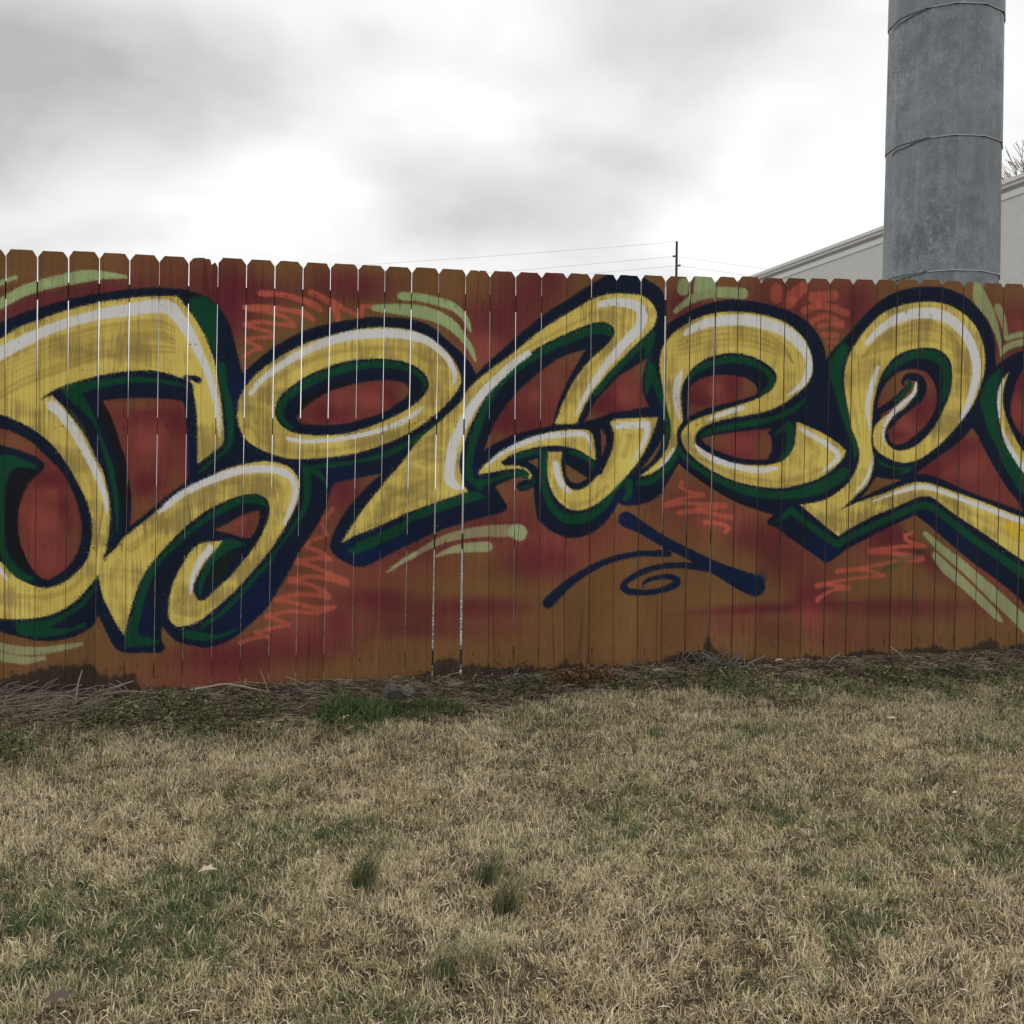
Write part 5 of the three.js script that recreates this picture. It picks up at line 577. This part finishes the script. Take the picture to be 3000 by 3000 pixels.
{ const list = []; for (let i = 0; i < 110; i++) { const c = onGround(1060 + (rnd() + rnd() - 1) * 135, 2098 + (rnd() + rnd() - 1) * 34), k = rr(0.45, 1.35); list.push([c, rr(0.8, 2.3), rr(0, 6.28), rr(-0.2, 0.2), rr(-0.2, 0.2), [0.105 * k, 0.165 * k, 0.06 * k]]); } for (let i = 0; i < 60; i++) { const c = onGround(1270 + (rnd() + rnd() - 1) * 110, 2086 + (rnd() + rnd() - 1) * 26), k = rr(0.6, 1.3); list.push([c, rr(0.9, 1.6), rr(0, 6.28), rr(-0.2, 0.2), rr(-0.2, 0.2), [0.11 * k, 0.155 * k, 0.06 * k]]); }
  const geos = []; for (let i = 0; i < 3; i++) geos.push(tuftGeo(14, 0.02, [0.03, 0.06], [0.0016, 0.0032], [0.05, 0.8], greenTint)); scatter('lush_grass', 'lush bright green grass growing at the edge of the straw litter', 'grass', geos, grassMat, list); }
// ------------------------------------------------------------------ sticks, leaves and lumps along the fence foot
const barkPale = std([0.34, 0.30, 0.25], 0.9), barkGrey = std([0.17, 0.145, 0.12], 0.95), barkDark = std([0.055, 0.045, 0.038], 0.95);
const A = (k) => (x, y) => [k[0] + x / 1.932, k[1] + y / 1.932], AL = A([0, 1900]), AM = A([1000, 1900]), AR = A([2000, 1850]);
function stick(name, label, tileAt, list, rad, mat, lift = 0.02, twigs = 0) {   // traced stems, laid at the distance of the ground they rest on
  const first = onGround(...tileAt(list[0], list[1])), f2 = onGround(...tileAt(list[list.length - 2], list[list.length - 1])), tMin = tileAt === AL ? 0.16 : 0.09, tA = clamp(st(first)[1], tMin, 3), tB = clamp(st(f2)[1], tMin, 3), pts = [];
  for (let i = 0; i < list.length; i += 2) { const f = i / (list.length - 2), t = lerp(Math.min(tA, tB + 0.35), Math.min(tB, tA + 0.35), f) + rr(-0.008, 0.008), [s, y] = onFence(...tileAt(list[i], list[i + 1]), t); pts.push(place(s, Math.max(y, ground(s, t) + rad * 0.6), t)); }
  const lo = pts.reduce((a, p) => Math.min(a, p.y - ground(...st(p))), 9); pts.forEach((p) => { p.y -= Math.max(0, lo - rad * 0.6 - lift * 0.2); });
  const c = new THREE.CatmullRomCurve3(pts), N = 22, g = new THREE.TubeGeometry(c, N, rad, 6), ps = g.attributes.position, v = new THREE.Vector3();
  for (let i = 0; i <= N; i++) { const k = (1.15 - 0.6 * i / N) * (0.9 + 0.25 * TAB[(i * 31 + list[0]) & 65535]), o = c.getPointAt(i / N); for (let j = 0; j <= 6; j++) { const q = i * 7 + j; v.fromBufferAttribute(ps, q).sub(o).multiplyScalar(k).add(o); ps.setXYZ(q, v.x, v.y, v.z); } }
  const parts = [g]; for (let i = 0; i < twigs; i++) { const o = c.getPointAt(rr(0.2, 0.9)), e = o.clone().add(new THREE.Vector3(rr(-0.12, 0.12), rr(0.0, 0.07), rr(-0.02, 0.05))), m = o.clone().lerp(e, 0.5).add(new THREE.Vector3(0, rr(0, 0.02), 0)); parts.push(new THREE.TubeGeometry(new THREE.CatmullRomCurve3([o, m, e]), 5, rad * 0.4, 5)); }
  const m = mergeGeometries(parts); m.computeVertexNormals(); return tag(mesh(name, m, mat), label, 'stick', 'dead sticks along the fence foot');
}
stick('dead_vine', 'long thin wavy vine lying along the fence foot', AL, [1080, 235, 1200, 212, 1270, 200, 1380, 215, 1500, 240, 1600, 242, 1750, 232, 1860, 228], 0.0048, barkPale);
stick('fallen_branch', 'pale forked stick rising from the brush pile against bare wood', AL, [480, 210, 560, 168, 640, 140, 760, 103], 0.0045, barkPale, 0.05, 3);
stick('fallen_branch', 'pale straight stick lying level above the brush pile', AL, [330, 218, 480, 202, 650, 170, 760, 164, 878, 172], 0.0042, barkPale, 0.05, 2);
stick('fallen_branch', 'slanting pale stick at the lawn side of the brush pile', AL, [195, 418, 300, 370, 380, 325, 482, 280], 0.0048, barkPale, 0.05, 2);
stick('fallen_branch', 'short pale stick standing upright in the brush pile', AL, [430, 300, 440, 210, 465, 122], 0.005, barkPale, 0.02);
stick('fallen_branch', 'second short upright stick in the brush pile, darker', AL, [540, 240, 545, 200, 535, 165], 0.004, barkGrey, 0.02);
stick('fallen_branch', 'thin pale stick lying in the weeds in front of the brush pile', AL, [905, 487, 980, 462, 1085, 434], 0.0035, barkPale);
stick('fallen_branch', 'short dark thick stick poking out of the weeds', AL, [1008, 432, 1035, 405, 1075, 362], 0.011, barkDark);
stick('fallen_branch', 'thin stem standing upright against the red paint', AL, [1520, 250, 1500, 190, 1474, 124], 0.0026, barkPale);
stick('fallen_branch', 'long pale stick lying below the navy flourish', AM, [1490, 143, 1600, 148, 1700, 160, 1812, 176], 0.007, barkPale);
stick('fallen_branch', 'crooked grey stick over the dark bare boards', AM, [1620, 85, 1680, 98, 1760, 102, 1852, 112], 0.0045, barkGrey, 0.04, 3);
stick('fallen_branch', 'short pale stem leaning against the brown boards', AM, [1430, 172, 1412, 120, 1395, 88], 0.003, barkPale);
stick('fallen_branch', 'dark twiggy stick heaped against the fence under the crack', AM, [905, 110, 940, 80, 975, 70], 0.008, barkDark, 0.02, 6);
stick('fallen_branch', 'thick broken stick pointing up from the twig heap', AR, [340, 178, 400, 155, 470, 122], 0.010, barkGrey);
stick('fallen_branch', 'grey branching stick in the twig heap before the black boards', AR, [108, 105, 150, 135, 200, 165, 250, 185], 0.007, barkGrey, 0.04, 7);
stick('fallen_branch', 'thin arched twig over the twig heap', AR, [60, 125, 140, 95, 220, 92, 300, 105], 0.0028, barkGrey, 0.05, 4);
stick('fallen_branch', 'thin upright pale stem beside the twig heap', AR, [352, 150, 349, 100, 350, 62], 0.0022, barkPale);
stick('fallen_branch', 'dark stick lying flat on the straw by the right panels', AR, [1320, 172, 1370, 160, 1425, 150], 0.007, barkDark);
stick('fallen_branch', 'pale twig bent upward from the straw beside the clods', AR, [815, 195, 850, 150, 892, 128], 0.003, barkPale);
stick('fallen_branch', 'small white stub of wood upright in the straw', AR, [1352, 130, 1356, 102], 0.0035, barkPale);
// brush pile of many thin stems at the far end of the fence foot
{ const parts = []; for (let i = 0; i < 170; i++) { const px = 20 + rr(-250, 250), py = 2070 + rr(-45, 50), a = onGround(px, py), L = rr(0.08, 0.32), az = rr(-0.3, 0.75), e = a.clone().addScaledVector(along, L * Math.cos(az)).addScaledVector(toward, -L * Math.sin(az)); a.y += rr(0.003, 0.03); e.y = ground(...st(e)) + (rnd() < 0.25 ? rr(0.05, 0.13) : rr(0.005, 0.06)); const m = a.clone().lerp(e, 0.5); m.y += rr(0, 0.03); parts.push(new THREE.TubeGeometry(new THREE.CatmullRomCurve3([a, m, e]), 6, rr(0.001, 0.0032), 5)); }
  const g = mergeGeometries(parts); tag(mesh('brush_pile', g, std([0.21, 0.17, 0.13], 0.95)), 'tangled pile of dead stems heaped on the lawn edge', 'brush pile', null, 'stuff');
  const tw = []; for (let i = 0; i < 46; i++) { const a = onGround(2075 + (rnd() + rnd() - 1) * 110, 1958 + rr(-14, 14)), e = a.clone().addScaledVector(along, rr(-0.16, 0.16)); a.y += 0.004; e.y = ground(...st(e)) + rr(0.01, 0.13); const m = a.clone().lerp(e, 0.5); m.y += rr(-0.01, 0.03); tw.push(new THREE.TubeGeometry(new THREE.CatmullRomCurve3([a, m, e]), 6, rr(0.001, 0.003), 5)); }
  const lit = []; for (let i = 0; i < 260; i++) { const px = rr(-80, 3080), f = px / 3000, a = onGround(px, lerp(2040, 1925, f) + rr(-8, 34)), L = rr(0.04, 0.22), az = rr(0, 6.28), e = a.clone().addScaledVector(along, L * Math.cos(az)).addScaledVector(toward, L * Math.sin(az) * 0.5); if (st(e)[1] < 0.03) continue; a.y += 0.003; e.y = ground(...st(e)) + rr(0.003, rnd() < 0.2 ? 0.09 : 0.025); const m = a.clone().lerp(e, 0.5).add(new THREE.Vector3(rr(-0.01, 0.01), rr(0, 0.012), rr(-0.01, 0.01))); lit.push(new THREE.TubeGeometry(new THREE.CatmullRomCurve3([a, m, e]), 6, rr(0.001, 0.003), 5)); }
  tag(mesh('twig_litter', mergeGeometries(lit.filter((g, i) => i % 2)), barkDark), 'dark broken twigs scattered along the fence foot', 'twigs', null, 'stuff'); tag(mesh('stem_litter', mergeGeometries(lit.filter((g, i) => i % 2 === 0)), barkPale), 'pale broken stems scattered along the fence foot', 'twigs', null, 'stuff');
  tag(mesh('twig_heap', mergeGeometries(tw), barkGrey), 'small heap of thin twigs before the black bare boards', 'twigs', null, 'stuff'); }
function lump(name, label, cat, px, py, size, mat, k = 0.35, grp) { const g = new THREE.IcosahedronGeometry(1, 3), p = g.attributes.position; for (let i = 0; i < p.count; i++) { const x = p.getX(i), y = p.getY(i), z = p.getZ(i), n = 1 + (fbm(x * 2.2 + px, y * 2.2 + z * 1.7 + py, 3) - 0.5) * 2 * k; p.setXYZ(i, x * n * size[0], y * n * size[1], z * n * size[2]); } g.computeVertexNormals(); const o = mesh(name, g, mat), c = onGround(px, py); o.position.set(c.x, c.y + size[1] * 0.5, c.z); return tag(o, label, cat, grp); }
lump('flat_stone', 'pale flat stone lying below the black bare boards', 'stone', 1932, 1973, [0.048, 0.016, 0.04], std([0.36, 0.35, 0.33], 0.9));
lump('wood_stump', 'grey weathered stump in the straw before the fence', 'stump', 1142, 2046, [0.03, 0.05, 0.03], std([0.11, 0.1, 0.09], 0.95), 0.8, 'weathered stumps'); lump('wood_stump', 'second grey stump with a whitish top beside dark clods', 'stump', 1196, 2040, [0.024, 0.042, 0.025], std([0.16, 0.15, 0.14], 0.95), 0.8, 'weathered stumps');
const clod = std([0.03, 0.025, 0.022], 1);
for (const [px, py, w, h, label] of [[1168, 2056, 0.055, 0.03, 'dark clod of earth between the grey stumps'], [1225, 2052, 0.045, 0.025, 'dark clod of earth beside the whitish topped stump'], [2190, 1952, 0.06, 0.022, 'dark clod of earth under the thick broken stick'], [2265, 1976, 0.03, 0.014, 'small dark clod on straw beside the pale leaf'], [1535, 2006, 0.07, 0.022, 'dark flat clod in the litter by the dead fern'], [2985, 1908, 0.06, 0.03, 'dark clod against the fence by the lime stripe'], [1490, 1985, 0.05, 0.018, 'dark clod beside the dark twiggy stick']]) lump('earth_clod', label, 'clod', px, py, [w, h, w * 0.7], clod, 0.7, 'dark clods by the fence');
function leaf(name, label, px, py, L, color, turn, curl = 0.3) { const pos = [], idx = [], n = 9; for (let i = 0; i <= n; i++) { const f = i / n, w = L * 0.3 * Math.sin(Math.PI * Math.min(1, f * 0.94 + 0.04)) * (0.75 + 0.35 * Math.cos(f * 19)); for (const sd of [-1, 0, 1]) pos.push((f - 0.5) * L, Math.abs(sd) * curl * w + 0.25 * L * curl * Math.sin(f * 3.1), sd * w); } for (let i = 0; i < n; i++) for (const k of [0, 1]) { const a = i * 3 + k; idx.push(a, a + 1, a + 3, a + 1, a + 4, a + 3); } const g = new THREE.BufferGeometry(); g.setAttribute('position', new THREE.Float32BufferAttribute(pos, 3)); g.setIndex(idx); g.computeVertexNormals(); const m = mesh(name, g, std(color, 0.8, { side: THREE.DoubleSide })), c = onGround(px, py); m.position.set(c.x, c.y + 0.034, c.z); m.rotation.set(0.25, turn, 0.05, 'YXZ'); return tag(m, label, 'leaf', 'fallen leaves'); }
leaf('dead_leaf', 'pale curled oak leaf lying on the green patch of lawn', 608, 2584, 0.058, [0.5, 0.4, 0.29], 0.3, 0.5); leaf('dead_leaf', 'large dark brown leaf lying in the grass', 172, 2962, 0.075, [0.07, 0.05, 0.04], 0.7, 0.2); leaf('dead_leaf', 'pale leaf on the straw beside a small dark clod', 2283, 1953, 0.06, [0.45, 0.37, 0.26], 0.1, 0.3); leaf('dead_leaf', 'narrow pale leaf lying in the tan grass past the weeds', 2612, 2124, 0.05, [0.5, 0.42, 0.28], -0.1, 0.1); leaf('dead_leaf', 'tiny cream leaf in the open tan grass', 2798, 2348, 0.03, [0.55, 0.45, 0.34], 0.4, 0.3);
renderer.render(scene, camera);
